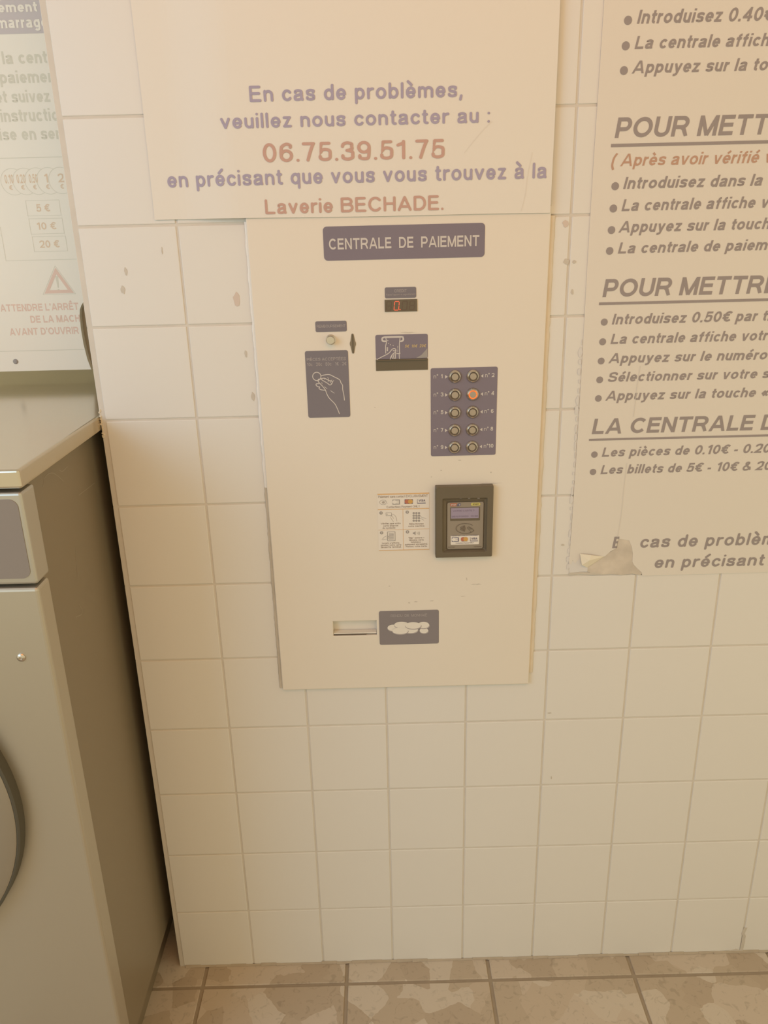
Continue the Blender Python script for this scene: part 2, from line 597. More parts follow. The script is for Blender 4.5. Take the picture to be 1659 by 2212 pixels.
M['navy'] = mat('navy_label', (.215, .185, .225), .42, spec=.4, var=.04, vscale=20)  # navy raised in tone, lens haze put into the colour
M['navy_pale'] = mat('haze_lifted_navy', (.205, .185, .205), .42, spec=.4, var=.04, vscale=20)  # lens veil painted in as a lifted dark tone, not wear
M['navy_hazed'] = mat('hazy_navy_label', (.245, .22, .225), .42, spec=.4, var=.04, vscale=20)  # haze over the change label painted in as a lighter navy
M['white_ink'] = mat('white_print', (.62, .58, .54), .5, spec=.3)
M['grey_ink'] = mat('grey_print', (.42, .38, .37), .5, spec=.3)
M['yellow_ink'] = mat('yellow_print', (.55, .42, .22), .5, spec=.3)
M['black'] = mat('black_plastic', (.150, .122, .08), .42, spec=.4, var=.08, vscale=30)  # black lightened to stand for the lens haze over it
M['slot_dark'] = mat('dark_slot_plate', (.25, .21, .145), .5, spec=.3)
M['dark_slot'] = mat('smoked_slot', (.14, .115, .075), .35, spec=.4)
M['led'] = mat('red_led', (.5, .08, .04), .4, emit=(1.0, .16, .07), es=.62)
M['led_off'] = mat('unlit_led', (.13, .085, .06), .4)
M['ring_lit'] = mat('orange_lit_ring', (.6, .12, .03), .4, emit=(1.0, .12, .015), es=1.9)
M['chrome'] = mat('satin_chrome', (.64, .585, .51), .28, metal=1.0)
M['cap'] = mat('brushed_button_cap', (.45, .385, .31), .45, metal=.6, bump=.05, bscale=300)
M['groove'] = mat('button_groove', (.14, .11, .08), .5)
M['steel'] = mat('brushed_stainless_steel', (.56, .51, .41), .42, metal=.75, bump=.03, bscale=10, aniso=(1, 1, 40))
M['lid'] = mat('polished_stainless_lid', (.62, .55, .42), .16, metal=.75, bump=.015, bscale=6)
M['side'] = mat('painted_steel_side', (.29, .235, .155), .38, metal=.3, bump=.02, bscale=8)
M['fascia'] = mat('fascia_steel', (.55, .52, .45), .35, metal=.75)
M['window'] = mat('grey_control_film', (.27, .235, .205), .35, spec=.4)
M['rubber'] = mat('dark_rubber', (.10, .09, .065), .5, spec=.3)
M['door'] = mat('satin_door_steel', (.40, .36, .29), .38, metal=.6)
M['board'] = mat('white_notice_board', (.88, .84, .72), .42, spec=.35, bump=.02, bscale=6)
M['board_band'] = mat('hazed_band_ink', (.60, .555, .54), .5, spec=.3)  # board inks down to board_red: veiling glare painted in as paler colour
M['board_ink'] = mat('hazed_grey_ink', (.71, .69, .565), .5, spec=.3)
M['board_tan'] = mat('hazed_tan_ink', (.77, .62, .45), .5, spec=.3)
M['board_red'] = mat('hazed_pink_red_ink', (.79, .60, .49), .5, spec=.3)
M['notch_shade'] = mat('taupe_notch_shade', (.40, .365, .28), .6, spec=.2)  # colour stands for the shaded recess seen through the board's notch
M['recess'] = mat('dark_recess', (.42, .40, .31), .8, spec=.1)
M['plaster'] = mat('torn_paper_backing', (.62, .555, .465), .95, spec=.05, bump=.6, bscale=70, var=.30, vscale=28)
M['layer'] = mat('bluish_old_paper', (.70, .68, .65), .7, spec=.2, var=.03)
M['flap'] = mat('cream_paper_flap', (.82, .76, .62), .6, spec=.2)
M['st_paper'] = mat('sticker_white', (.79, .74, .66), .4, spec=.3)
M['st_or'] = mat('sticker_orange', (.72, .46, .22), .4, spec=.3)
M['st_ink'] = mat('sticker_ink', (.30, .24, .20), .5, spec=.3)
M['st_grey'] = mat('sticker_grey', (.36, .335, .31), .5, spec=.3)
M['st_navy'] = mat('sticker_navy', (.15, .14, .21), .5, spec=.3)
M['face_ink'] = mat('dark_face_print', (.13, .10, .075), .5)
M['face'] = mat('taupe_reader_face', (.31, .265, .205), .45, spec=.35)
M['lcd'] = mat('lilac_screen', (.27, .22, .26), .35, emit=(.55, .45, .60), es=.10)
M['lcd_ink'] = mat('screen_characters', (.20, .15, .20), .5)
M['red_pill'] = mat('red_print', (.50, .17, .10), .5)
M['yel_pill'] = mat('yellow_key_print', (.60, .54, .16), .5)
M['orange_d'] = mat('orange_print', (.62, .36, .10), .5)
M['ceiling'] = mat('ceiling_paint', (.75, .72, .66), .9, spec=.1)
M['grime'] = mat('grey_grime', (.60, .55, .47), .8, spec=.1, var=.1, vscale=60)
M['scuff_pink'] = mat('pinkish_residue', (.66, .56, .48), .8, spec=.1)
M['scratch'] = mat('bare_metal_scratch', (.44, .37, .27), .5, metal=.2)


def floor_material():
    m = bpy.data.materials.new('marble_chip_tile')
    m.use_nodes = True
    nt = m.node_tree
    p = nt.nodes['Principled BSDF']
    p.inputs['Roughness'].default_value = .42
    p.inputs['Specular IOR Level'].default_value = .3
    tc = nt.nodes.new('ShaderNodeTexCoord')
    nz = nt.nodes.new('ShaderNodeTexNoise')
    nz.inputs['Scale'].default_value = 14
    nz.inputs['Detail'].default_value = 3
    nt.links.new(tc.outputs['Object'], nz.inputs['Vector'])
    mxv = nt.nodes.new('ShaderNodeMix')
    mxv.data_type = 'RGBA'
    mxv.blend_type = 'LINEAR_LIGHT'
    mxv.inputs[0].default_value = .02
    nt.links.new(tc.outputs['Object'], mxv.inputs[6])
    nt.links.new(nz.outputs['Color'], mxv.inputs[7])
    v = nt.nodes.new('ShaderNodeTexVoronoi')
    v.inputs['Scale'].default_value = 14
    nt.links.new(mxv.outputs[2], v.inputs['Vector'])
    sep = nt.nodes.new('ShaderNodeSeparateColor')
    nt.links.new(v.outputs['Color'], sep.inputs[0])
    cr = nt.nodes.new('ShaderNodeValToRGB')
    cr.color_ramp.interpolation = 'CONSTANT'
    e = cr.color_ramp.elements
    e[0].position = 0
    e[0].color = (.475, .385, .28, 1)
    e[1].position = .27
    e[1].color = (.575, .485, .375, 1)
    for pos, c in ((.45, (.50, .41, .30, 1)), (.62, (.60, .52, .41, 1)), (.85, (.545, .45, .335, 1))):
        q = e.new(pos)
        q.color = c
    nt.links.new(sep.outputs[0], cr.inputs[0])
    n2 = nt.nodes.new('ShaderNodeTexNoise')
    n2.inputs['Scale'].default_value = 55
    n2.inputs['Detail'].default_value = 6
    n2.inputs['Distortion'].default_value = 1.4
    nt.links.new(tc.outputs['Object'], n2.inputs['Vector'])
    c2 = nt.nodes.new('ShaderNodeValToRGB')
    c2.color_ramp.elements[0].position = .34
    c2.color_ramp.elements[0].color = (.72, .72, .70, 1)
    c2.color_ramp.elements[1].position = .44
    c2.color_ramp.elements[1].color = (1, 1, 1, 1)
    nt.links.new(n2.outputs['Fac'], c2.inputs[0])
    mu = nt.nodes.new('ShaderNodeMix')
    mu.data_type = 'RGBA'
    mu.blend_type = 'MULTIPLY'
    mu.inputs[0].default_value = .55
    nt.links.new(cr.outputs[0], mu.inputs[6])
    nt.links.new(c2.outputs[0], mu.inputs[7])
    nt.links.new(mu.outputs[2], p.inputs['Base Color'])
    return m


M['floor_tile'] = floor_material()
M['floor_grout'] = mat('floor_grout', (.37, .30, .215), .9, spec=.1, var=.15, vscale=40)

# ------------------------------------------------------------------ setting
P = 0.153            # wall tile pitch
G = 0.0035           # joint
XE = 0.0             # left end of the tiled wall
OX0, OX1, OZ0, OZ1 = 2 * P, 4 * P, 5 * P, 10 * P      # opening in the wall behind the payment plate


def st(o):
    o['kind'] = 'structure'
    return o


bm = bmesh.new()
XR, ZT = 2.0, 2.75
for a in ((-.0088, OX0, 0, ZT), (OX1, XR, 0, ZT), (OX0, OX1, 0, OZ0), (OX0, OX1, OZ1, ZT)):
    box(bm, a[0], a[1], .0014, .16, a[2], a[3], mat=0)
rt = random.Random(3)
zrows = [-.003] + [P * k for k in range(1, 19)]
for j in range(len(zrows) - 1):
    for i in range(0, 13):
        x0, x1 = i * P + G / 2, (i + 1) * P - G / 2
        z0, z1 = max(zrows[j], -.003) + G / 2, zrows[j + 1] - G / 2
        if i == 0:
            x0 = XE
        if j == 0:
            z0 = .002
        # leave out the tiles, or the parts of tiles, behind the payment plate
        rects = [(x0, x1, z0, z1)]
        if x1 > OX0 + .01 and x0 < OX1 - .01 and z1 > OZ0 + .01 and z0 < OZ1 - .01:
            continue
        ty, tz = rt.uniform(-.0015, .0015), rt.uniform(-.0015, .0015)
        for q in rects:
            if q[1] - q[0] < .004 or q[3] - q[2] < .004:
                continue
            n0 = len(bm.verts)
            box(bm, q[0], q[1], 0, .006, q[2], q[3], bev=.0013, seg=2, mat=1)
            bm.verts.ensure_lookup_table()
            cx, cz = (x0 + x1) / 2, (z0 + z1) / 2
            for v in bm.verts[n0:]:
                v.co.y += (v.co.x - cx) * ty + (v.co.z - cz) * tz
# tiles lining the end of the wall
for j in range(len(zrows) - 1):
    z0, z1 = max(zrows[j], 0) + G / 2, zrows[j + 1] - G / 2
    box(bm, -.0096, -.0036, .0018, 0.155, z0 - .0008, z1 + .0008, bev=.0009, mat=1)
wall = st(obj('wall_front', bm, [M['grout'], M['tile']]))

bm = bmesh.new()
FP = .3078
box(bm, -2.2, XR, -3.0, 1.2, -.06, -.0025, mat=0)
for i in range(-8, 8):
    for j in range(-9, 4):
        x0 = .0545 + i * FP
        y0 = -.0485 + j * FP
        x1, y1 = x0 + FP - .0075, y0 + FP - .0075
        x0, x1, y1 = max(x0, -2.2), min(x1, XR), min(y1, 1.2)
        if y0 < -.06 + .001 and y1 > 2:
            continue
        if x1 - x0 > .02 and y1 - y0 > .02 and y0 > -3.0:
            box(bm, x0, x1, y0, y1, -.02, 0, bev=.0012, seg=1, mat=1)
floor = st(obj('floor', bm, [M['floor_grout'], M['floor_tile']]))
bm = bmesh.new()
box(bm, -2.2, XR, .75, .85, 0, ZT)
st(obj('wall_back', bm, M['recess']))
bm = bmesh.new()
box(bm, -2.2, -.0135, .331, .40, 1.55, ZT)
st(obj('trim_1', bm, M['ceiling']))
bm = bmesh.new()
box(bm, -2.2, XR, -3.0, .85, ZT, ZT + .08)
st(obj('ceiling', bm, M['ceiling']))


def blob(cx, cz, rx, rz, seed, n=11, jit=.45):
    r = random.Random(seed)
    return [(cx + rx * (1 - jit * r.random()) * math.cos(2 * math.pi * i / n), cz + rz * (1 - jit * r.random()) * math.sin(2 * math.pi * i / n)) for i in range(n)]


# marks on the tiles
for k, (u, v, ru, rv, mm) in enumerate(((272, 587, 3.5, 9, 'grime'), (265, 626, 5, 9, 'grime'), (512, 646, 8, 14, 'scuff_pink'), (531, 764, 3, 8, 'grime'), (350, 541, 1.3, 8, 'grime'), (546, 856, 4, 10, 'grime'), (1224, 565, 7, 6, 'grime'), (1240, 566, 4, 4, 'grime'), (1215, 1177, 5, 2.5, 'grime'), (1191, 1680, 1.5, 5, 'grime'), (1187, 1540, 5, 2, 'grime'), (1222, 483, 7, 7, 'scuff_pink'), (1236, 630, 3, 6, 'grime'))):
    x, z = on(u, v, 0)
    s = .0009
    bm = bmesh.new()
    prism(bm, blob(x, z, ru * s, rv * s, 50 + k), -.0002, -.0006)
    obj('scuff_mark', bm, M[mm], wall)
# broken grout at the foot of the wall
bm = bmesh.new()
r = random.Random(5)
pts = []
x, z = on(1600, 2058, 0)
up = [(x + r.uniform(-.002, .002), .006 + i * .008) for i in range(9)]
pts = [(x - .10, .001), (x - .06, .006), (x - .03, .004), (x - .012, .010)] + [(a - .004, b) for a, b in up] + [(a + .003, b) for a, b in up[::-1]] + [(x + .004, .001)]
prism(bm, pts, .0005, -.0008)
obj('chipped_grout', bm, M['grime'], wall)
# dirty joint where the wall meets the floor
bm = bmesh.new()
n = 60
for k in range(n):
    xa = .004 + k * (XR - .01) / n
    xb = .004 + (k + 1) * (XR - .01) / n
    h1 = .003 + r.random() * .003
    vs = [(xa, -.0015, .0), (xb, -.0015, .0), (xb, -.0003, h1), (xa, -.0003, h1), (xa, -.0028 - r.random() * .002, .0004), (xb, -.0028, .0004)]
    v = [bm.verts.new(q) for q in vs]
    bm.faces.new((v[4], v[5], v[2], v[3]))
obj('skirting_joint', bm, M['joint'], wall)
# crumbling sealant where the machine lid touches the wall end
bm = bmesh.new()
for k in range(22):
    zz = 1.196 + k * .0022
    bmesh.ops.create_icosphere(bm, subdivisions=1, radius=.0012 + r.random() * .0016, matrix=Matrix.Translation((-.0085 + r.uniform(-.001, .002), .002 + r.uniform(-.0015, .001), zz)))
obj('sealant_crumb', bm, M['crumb'], wall)

# ------------------------------------------------------------------ payment terminal
YP = -.008           # front of the plate
KX0, KX1, KZ0, KZ1 = .2620, .7302, .6990, 1.545
pay = thing('payment_terminal', 'cream wall payment terminal with navy title plate, buttons and card reader set in white tiles', 'payment terminal', ((KX0 + KX1) / 2, 0, KZ0))
sx0, sx1, sz0, sz1 = quad_rect((719.2, 1343.1), (813.1, 1340.4), (813.9, 1371.6), (720.7, 1374.9), YP)
bm = bmesh.new()
xs = [KX0, sx0, sx1, KX1]
zs = [KZ0, sz0, sz1, KZ1]
gv = {}
for yy in (YP, -.0005):
    for i, x in enumerate(xs):
        for j, z in enumerate(zs):
            # the plate is a little wider at its head than at its foot
            e = (z - KZ0) / (KZ1 - KZ0)
            xx = x + (-.001 + .003 * e if i == 3 else 0) + (.0015 - .002 * e if i == 0 else 0)
            gv[yy, i, j] = bm.verts.new((xx, yy, z))
for i in range(3):
    for j in range(3):
        if i == 1 and j == 1:
            continue
        bm.faces.new((gv[YP, i, j], gv[YP, i + 1, j], gv[YP, i + 1, j + 1], gv[YP, i, j + 1]))
for i in range(3):
    for j in (0, 3):
        bm.faces.new((gv[YP, i, j], gv[YP, i + 1, j], gv[-.0005, i + 1, j], gv[-.0005, i, j]))
        bm.faces.new((gv[YP, j, i], gv[YP, j, i + 1], gv[-.0005, j, i + 1], gv[-.0005, j, i]))
ring = [(1, 1), (2, 1), (2, 2), (1, 2)]
for k in range(4):
    a, b_ = ring[k], ring[(k + 1) % 4]
    bm.faces.new((gv[YP, a[0], a[1]], gv[YP, b_[0], b_[1]], gv[-.0005, b_[0], b_[1]], gv[-.0005, a[0], a[1]]))
fix(bm)
bm.edges.ensure_lookup_table()
be = [e for e in bm.edges if len(e.link_faces) == 2 and all(abs(v.co.y - YP) < 1e-6 for v in e.verts) and e.calc_face_angle(0) > 1]
bmesh.ops.bevel(bm, geom=be, offset=.0015, segments=2, affect='EDGES', profile=.5)
plate = obj('front_plate', bm, M['plate'], pay)
bm = bmesh.new()
box(bm, OX0 + .004, OX1 - .004, .05, .15, OZ0 + .004, OZ1 - .004)
obj('cabinet_body', bm, M['side'], pay)

# change slot: tray behind the opening
bm = bmesh.new()
e = .001
a = [(sx0 - e, sz0 - e), (sx1 + e, sz0 - e), (sx1 + e, sz1 + e), (sx0 - e, sz1 + e)]
f0 = [bm.verts.new((x, -.0008, z)) for x, z in a]
f1 = [bm.verts.new((x, y, z)) for (x, z), y in zip(a, (.008, .008, .0035, .0035))]
for k in range(4):
    bm.faces.new((f0[k], f0[(k + 1) % 4], f1[(k + 1) % 4], f1[k]))
bm.faces.new(f1)
bmesh.ops.reverse_faces(bm, faces=bm.faces)
slot = obj('change_tray', bm, M['slot_in'], pay)
bm = bmesh.new()
box(bm, sx0 + .001, sx0 + .001 + (sx1 - sx0) * .74, -.0055, -.0035, sz0 + .0003, sz0 + .0022)
obj('tray_gap', bm, M['groove'], slot)
bm = bmesh.new()
box(bm, sx0 + .0005, sx1 - .0005, -.0060, .006, sz0 + .0032, sz0 + .0052)
obj('tray_lip', bm, M['slot_in'], slot)

# sealant beads
def bead(pts, r0, name, m, seed, flat=.4):
    rr = random.Random(seed)
    bm = bmesh.new()
    rings = []
    for x, y, z in pts:
        s = r0 * rr.uniform(.85, 1.12)
        ox = rr.uniform(-.1, .1) * r0
        rings.append([bm.verts.new((x + ox + s * math.cos(a), y - flat * s * math.sin(a), z)) for a in [math.pi * k / 6 for k in range(7)]])
    for p_, q_ in zip(rings, rings[1:]):
        for k in range(6):
            bm.faces.new((p_[k], p_[k + 1], q_[k + 1], q_[k]))
    fix(bm)
    return obj(name, bm, m, pay, smooth=True)


bead([(KX0 - .0012 + .0005 * math.sin(i), -.0012, 1.10 + i * (1.532 - 1.10) / 60) for i in range(61)], .0032, 'sealant_bead', M['caulk'], 1)
bead([(KX0 - .0015, -.0005, .70 + i * (1.10 - .70) / 60) for i in range(61)], .0038, 'sealant_bead', M['dirt_seal'], 2)
bead([(KX1 + .0045 - .0025 * (1 - i / 80), -.0005, .72 + i * (1.53 - .72) / 80) for i in range(81)], .0055, 'sealant_bead', M['sealant'], 3)


def label(name, tl, tr, br, bl, m, r=.003, y=YP, parent=pay, th=.0006):
    x0, x1, z0, z1 = quad_rect(tl, tr, br, bl, y)
    bm = bmesh.new()
    prism(bm, rrect(x0, x1, z0, z1, r), y - .0001 + .0001, y - th)
    return obj(name, bm, m, parent), (x0, x1, z0, z1)


YL = YP - .0008      # lettering plane on labels
# title
o, _ = label('title_plate', (697, 490.4), (1048, 480.4), (1046.5, 554.2), (700.5, 564.2), M['navy'], .006)
bm = bmesh.new()
write(bm, 'CENTRALE  DE  PAIEMENT', (711, 539.5), 515.6, 1035, YL, pen=.175)
obj('lettering', bm, M['white_ink'], o)
# credit
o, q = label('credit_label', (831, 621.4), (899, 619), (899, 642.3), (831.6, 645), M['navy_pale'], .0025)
bm = bmesh.new()
write(bm, 'CREDIT', (851.5, 631.5), 625.4, 878.5, YL, pen=.15)
write(bm, 'Faites l\'appoint si cagnottement', (834.5, 638.6), 634.8, 897, YL, pen=.14)
obj('lettering', bm, M['grey_ink'], o)
bm = bmesh.new()
x0, x1, z0, z1 = quad_rect((831, 647.5), (901, 645.8), (901, 671.8), (831, 674), YP)
prism(bm, rrect(x0, x1, z0, z1, .0006), YP, YP - .0015)
dsp = obj('credit_display', bm, M['black'], pay)


def seg7(bm, cx, cz, w, h, y, t, segs, slant=.10):
    def q(x, z):
        return (cx + x * w / 2 + slant * z * h / 2, cz + z * h / 2)
    S = {'a': ((-1, 1), (1, 1)), 'b': ((1, 1), (1, 0)), 'c': ((1, 0), (1, -1)), 'd': ((-1, -1), (1, -1)), 'e': ((-1, 0), (-1, -1)), 'f': ((-1, 1), (-1, 0)), 'g': ((-1, 0), (1, 0))}
    for s in segs:
        a, b_ = S[s]
        m = ((a[0] + b_[0]) / 2, (a[1] + b_[1]) / 2)
        a = (m[0] + (a[0] - m[0]) * .84, m[1] + (a[1] - m[1]) * .84)
        b_ = (m[0] + (b_[0] - m[0]) * .84, m[1] + (b_[1] - m[1]) * .84)
        draw(bm, [q(*a), q(*b_)], t, y, rnd=False)


ax, az = on(850.9, 660.5, YP)
bx, bz = on(862.6, 660.5, YP)
dw = (bx - ax) * .86
dh = (on(857, 651.2, YP)[1] - on(857, 669.8, YP)[1])
bm = bmesh.new()
seg7(bm, (ax + bx) / 2, az, dw, dh, YP - .0017, .0012, 'abcdef')
dx, dz = on(864, 668.6, YP)
disc(bm, dx, dz, .0010, YP - .0017)
obj('lit_digit', bm, M['led'], dsp)
bm = bmesh.new()
cx_, _ = on(874, 660, YP)
seg7(bm, cx_, az, dw, dh, YP - .0017, .0012, 'abcdef')
cx_, _ = on(890, 660, YP)
seg7(bm, cx_, az, dw, dh, YP - .0017, .0010, 'abcdefg')
cx_, _ = on(840, 660, YP)
seg7(bm, cx_, az, dw, dh, YP - .0017, .0010, 'abcdefg')
obj('unlit_digit', bm, M['led_off'], dsp)
# refund
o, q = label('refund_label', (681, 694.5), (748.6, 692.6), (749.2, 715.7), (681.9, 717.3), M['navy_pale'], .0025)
bm = bmesh.new()
write(bm, 'REMBOURSEMENT', (684.3, 708), 702, 746.5, YL, pen=.15)
obj('lettering', bm, M['grey_ink'], o)
bx, bz = on(714.5, 733.2, YP)
bm = bmesh.new()
lathe(bm, bx, bz, [(0, YP), (.0080, YP), (.0080, YP - .0015), (.0072, YP - .0022), (.0068, YP - .0022), (.0066, YP - .011), (.0060, YP - .012), (0, YP - .0122)], 36)
fix(bm)
obj('refund_button', bm, M['chrome'], pay)
# coin slot
bx, bz = on(762.2, 742.6, YP)
zt_, zb_ = on(761.5, 720.5, YP)[1], on(762, 763.8, YP)[1]
pts = []
hw = .0018
n = 10
for i in range(n + 1):
    a_ = math.pi * i / n
    pts.append((bx + hw * math.cos(a_), zt_ - hw + hw * math.sin(a_)))
for i in range(9):
    a_ = math.radians(140 + 10 * i)
    pts.append((bx + .0050 * math.cos(a_), bz + .0062 * math.sin(a_)))
for i in range(n + 1):
    a_ = math.pi + math.pi * i / n
    pts.append((bx + hw * math.cos(a_), zb_ + hw + hw * math.sin(a_)))
for i in range(9):
    a_ = math.radians(-40 + 10 * i)
    pts.append((bx + .0050 * math.cos(a_), bz + .0062 * math.sin(a_)))
bm = bmesh.new()
prism(bm, pts, YP, YP - .0006, concave=True)
cs = obj('coin_slot', bm, M['slot_dark'], pay)
bm = bmesh.new()
prism(bm, rrect(bx - .0011, bx + .0011, zb_ + .001, zt_ - .001, .001), YP - .0005, YP - .0010)
obj('slot_opening', bm, M['dark_slot'], cs)
# accepted coins
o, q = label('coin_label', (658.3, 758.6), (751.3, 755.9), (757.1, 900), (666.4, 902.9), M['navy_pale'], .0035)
bm = bmesh.new()
write(bm, 'PIÈCES ACCEPTÉES', (662.8, 779.8), 773.4, 747.2, YL, pen=.15)
write(bm, '10c   20c   50c   1€   2€', (663.5, 791), 783.8, 748.4, YL, pen=.15)
obj('lettering', bm, M['grey_ink'], o)


def c3(u, v):           # points read from the enlarged view of the labels
    return on(640 + u * .1929, 600 + v * .1929, YL)


LW = .00135
bm = bmesh.new()
cc = c3(230, 1105)
draw(bm, arc(cc[0], cc[1], .0068, .0068, 0, 360, 28), LW, YL, closed=True, smooth=False)
for ln in ([(275, 1098), (330, 1086), (375, 1086), (430, 1112), (485, 1142), (500, 1175), (518, 1205), (520, 1250), (532, 1310), (540, 1370)],
           [(278, 1130), (315, 1125), (355, 1145), (380, 1155), (405, 1165), (395, 1190), (375, 1200), (345, 1178), (305, 1155), (282, 1140)],
           [(315, 1127), (320, 1140)], [(352, 1115), (362, 1142), (355, 1165)], [(400, 1145), (378, 1160), (395, 1185)], [(420, 1150), (405, 1165)],
           [(275, 1135), (252, 1135), (243, 1150), (252, 1170), (290, 1210), (325, 1255), (342, 1300), (372, 1350), (430, 1410), (460, 1465), (483, 1522)],
           [(256, 1185), (226, 1188), (222, 1202), (238, 1218), (262, 1222)],
           [(262, 1225), (255, 1240), (275, 1253), (305, 1258), (322, 1258)],
           [(285, 1172), (290, 1188)], [(315, 1220), (345, 1242)], [(385, 1265), (425, 1292)]):
    draw(bm, [c3(*p_) for p_ in ln], LW * (1.0 if len(ln) > 3 else .6), YL)
obj('illustration', bm, M['white_ink'], o)
# banknote label and slot
o, q = label('banknote_label', (810.7, 723.5), (924, 721), (924, 773.0), (812, 777), M['navy'], .003)
bm = bmesh.new()
for ln, cl in (([(990, 665), (1170, 660), (1195, 672), (1198, 695), (1185, 708), (1170, 712)], False), ([(990, 665), (965, 675), (962, 698), (975, 711), (1000, 712)], False)):
    draw(bm, [c3(*p_) for p_ in ln], LW * 2.0, YL)
draw(bm, [c3(*p_) for p_ in [(1000, 672), (1165, 668)]], LW * .9, YL)
for ln in ([(1003, 675), (1010, 720), (1000, 770), (1002, 845)], [(1163, 672), (1155, 740), (1157, 850)],
           [(1163, 845), (1125, 850)], [(905, 915), (950, 890), (1000, 865), (1040, 840), (1075, 800), (1100, 793), (1115, 805), (1112, 830), (1085, 850), (1060, 885), (1052, 912)],
           [(1115, 830), (1110, 870), (1112, 905)], [(1075, 860), (1070, 890), (1085, 905)], [(1095, 850), (1090, 885), (1100, 905)], [(1152, 850), (1155, 912)], [(1085, 815), (1100, 820), (1110, 812)]):
    draw(bm, [c3(*p_) for p_ in ln], LW, YL)
for p_ in ((1025, 703), (1033, 735), (1055, 750), (1085, 757)):
    d_ = c3(*p_)
    disc(bm, d_[0], d_[1], .0008, YL, 8)
for yy in (785, 800, 815):
    draw(bm, [c3(1012, yy), c3(1028, yy)], LW * 1.4, YL, rnd=False)
for yy in (770, 785, 800, 815, 830):
    draw(bm, [c3(1133, yy), c3(1140, yy - 4)], LW * .8, YL, rnd=False)
obj('illustration', bm, M['white_ink'], o)
bm = bmesh.new()
write(bm, '5€  10€  20€', (874.3, 751.0), 744.6, 919.5, YL, pen=.2, shear=.2)
obj('lettering', bm, M['yellow_ink'], o)
bm = bmesh.new()
prism(bm, [c3(*p_) for p_ in ((1340, 900), (1400, 865), (1468, 790), (1470, 893))], YL + .0002, YL - .00005)
obj('worn_patch', bm, M['st_grey'], o)
x0, x1, z0, z1 = quad_rect((812, 777), (924, 773.2), (924, 797.7), (812.3, 801.8), YP)
bm = bmesh.new()
prism(bm, rrect(x0, x1, z0, z1, .0005), YP, YP - .0009)
bs = obj('banknote_slot', bm, M['dark_slot'], pay)
bm = bmesh.new()
box(bm, x0 + .001, x1 - .001, YP - .0035, YP - .0008, z1 - .0022, z1 - .0006, bev=.0004)
obj('slot_lip', bm, M['black'], bs)
# keypad
o, kq = label('keypad_label', (930.7, 795.7), (1075.4, 791.7), (1070, 981.6), (930.4, 985.9), M['navy'], .003)
s4 = .12055


def c4(u, v, y=YL):
    return on(900 + u * s4, 780 + v * s4, y)


btn_px = [[(693, 287), (687, 610), (683, 930), (680, 1245), (678, 1552)], [(1018, 272), (1010, 600), (1005, 918), (998, 1240), (996, 1545)]]
pos = [[c4(*p_, YP - .004) for p_ in col] for col in btn_px]
colx = [sum(p_[0] for p_ in c) / 5 for c in pos]
zav = [sum(c[k][1] for c in pos) / 2 for k in range(5)]
for k in range(5):
    zb = zav[k]
    for side in (0, 1):
        num = str(2 * k + 1 + side)
        bl = bmesh.new()
        if side == 0:
            xt = c4(510, 285)[0]
            xt2 = c4(560, 285)[0]
            fill(bl, [(xt, zb + .0030), (xt, zb - .0030), (xt2, zb)], YL)
            write_at(bl, 'n°', c4(305, 303)[0], zb - .0023, .0068, YL, pen=.12)
            write_at(bl, num, c4(432, 300)[0], zb - .0023, .0066, YL, pen=.19)
        else:
            xt = c4(1195, 265)[0]
            xt2 = c4(1150, 265)[0]
            fill(bl, [(xt, zb + .0030), (xt2, zb), (xt, zb - .0030)], YL)
            write_at(bl, 'n°', c4(1228, 280)[0], zb - .0023, .0068, YL, pen=.12)
            write_at(bl, num, c4(1345 if k < 4 else 1313, 278)[0], zb - .0023, .0066, YL, pen=.19)
        obj('button_number', bl, M['white_ink'], o)
for side in (0, 1):
    for k in range(5):
        cx, cz = colx[side], zav[k]
        lit = (side == 1 and k == 1)
        bm = bmesh.new()
        lathe(bm, cx, cz, [(.0070, YP - .0030), (.0070, YP - .0048), (.0076, YP - .0056), (.0084, YP - .0050), (.0107, YP - .0022), (.0110, YP - .0012), (.0110, YP - .0002), (.0070, YP - .0002), (.0070, YP - .0030)], 36)
        fix(bm)
        b0 = obj('push_button', bm, M['chrome'], pay)
        if lit:
            b0['label'] = 'chrome push button with a glowing orange ring, beside number 4'
        bm = bmesh.new()
        lathe(bm, cx, cz, [(0, YP - .0010), (.0070, YP - .0012), (.0070, YP - .0040), (.0058, YP - .0040), (.0058, YP - .0011), (0, YP - .0010)], 36)
        fix(bm)
        obj('glow_ring' if lit else 'button_groove', bm, M['ring_lit'] if lit else M['groove'], b0)
        bm = bmesh.new()
        lathe(bm, cx, cz, [(.0056, YP - .0012), (.0056, YP - .0046), (.0052, YP - .0050), (0, YP - .0051)], 32)
        fix(bm)
        obj('button_cap', bm, M['cap'], b0)
# contactless instructions
s5 = .16878


def c5(u, v, y=YL):
    return on(800 + u * s5, 1030 + v * s5, y)


o, q = label('card_instruction_sticker', (815.2, 1066.3), (927, 1063.2), (927.4, 1186), (818, 1190.3), M['st_paper'], .0008)
sx = q
bm = bmesh.new()
hz = lambda v: c5(420, v)[1]
for v0, v1 in ((210, 226), (407, 417), (932, 940)):
    fill(bm, [(q[0] + .0003, hz(v0)), (q[0] + .0003, hz(v1)), (q[1] - .0003, hz(v1)), (q[1] - .0003, hz(v0))], YL)
fill(bm, [(q[0] + .0003, hz(672)), (q[0] + .0003, hz(676)), (q[1] - .0003, hz(676)), (q[1] - .0003, hz(672))], YL)
mx_ = c5(420, 670)[0]
fill(bm, [(mx_ - .0003, hz(412)), (mx_ + .0003, hz(412)), (mx_ + .0003, hz(935)), (mx_ - .0003, hz(935))], YL)
obj('ruled_line', bm, M['st_or'], o)
bm = bmesh.new()


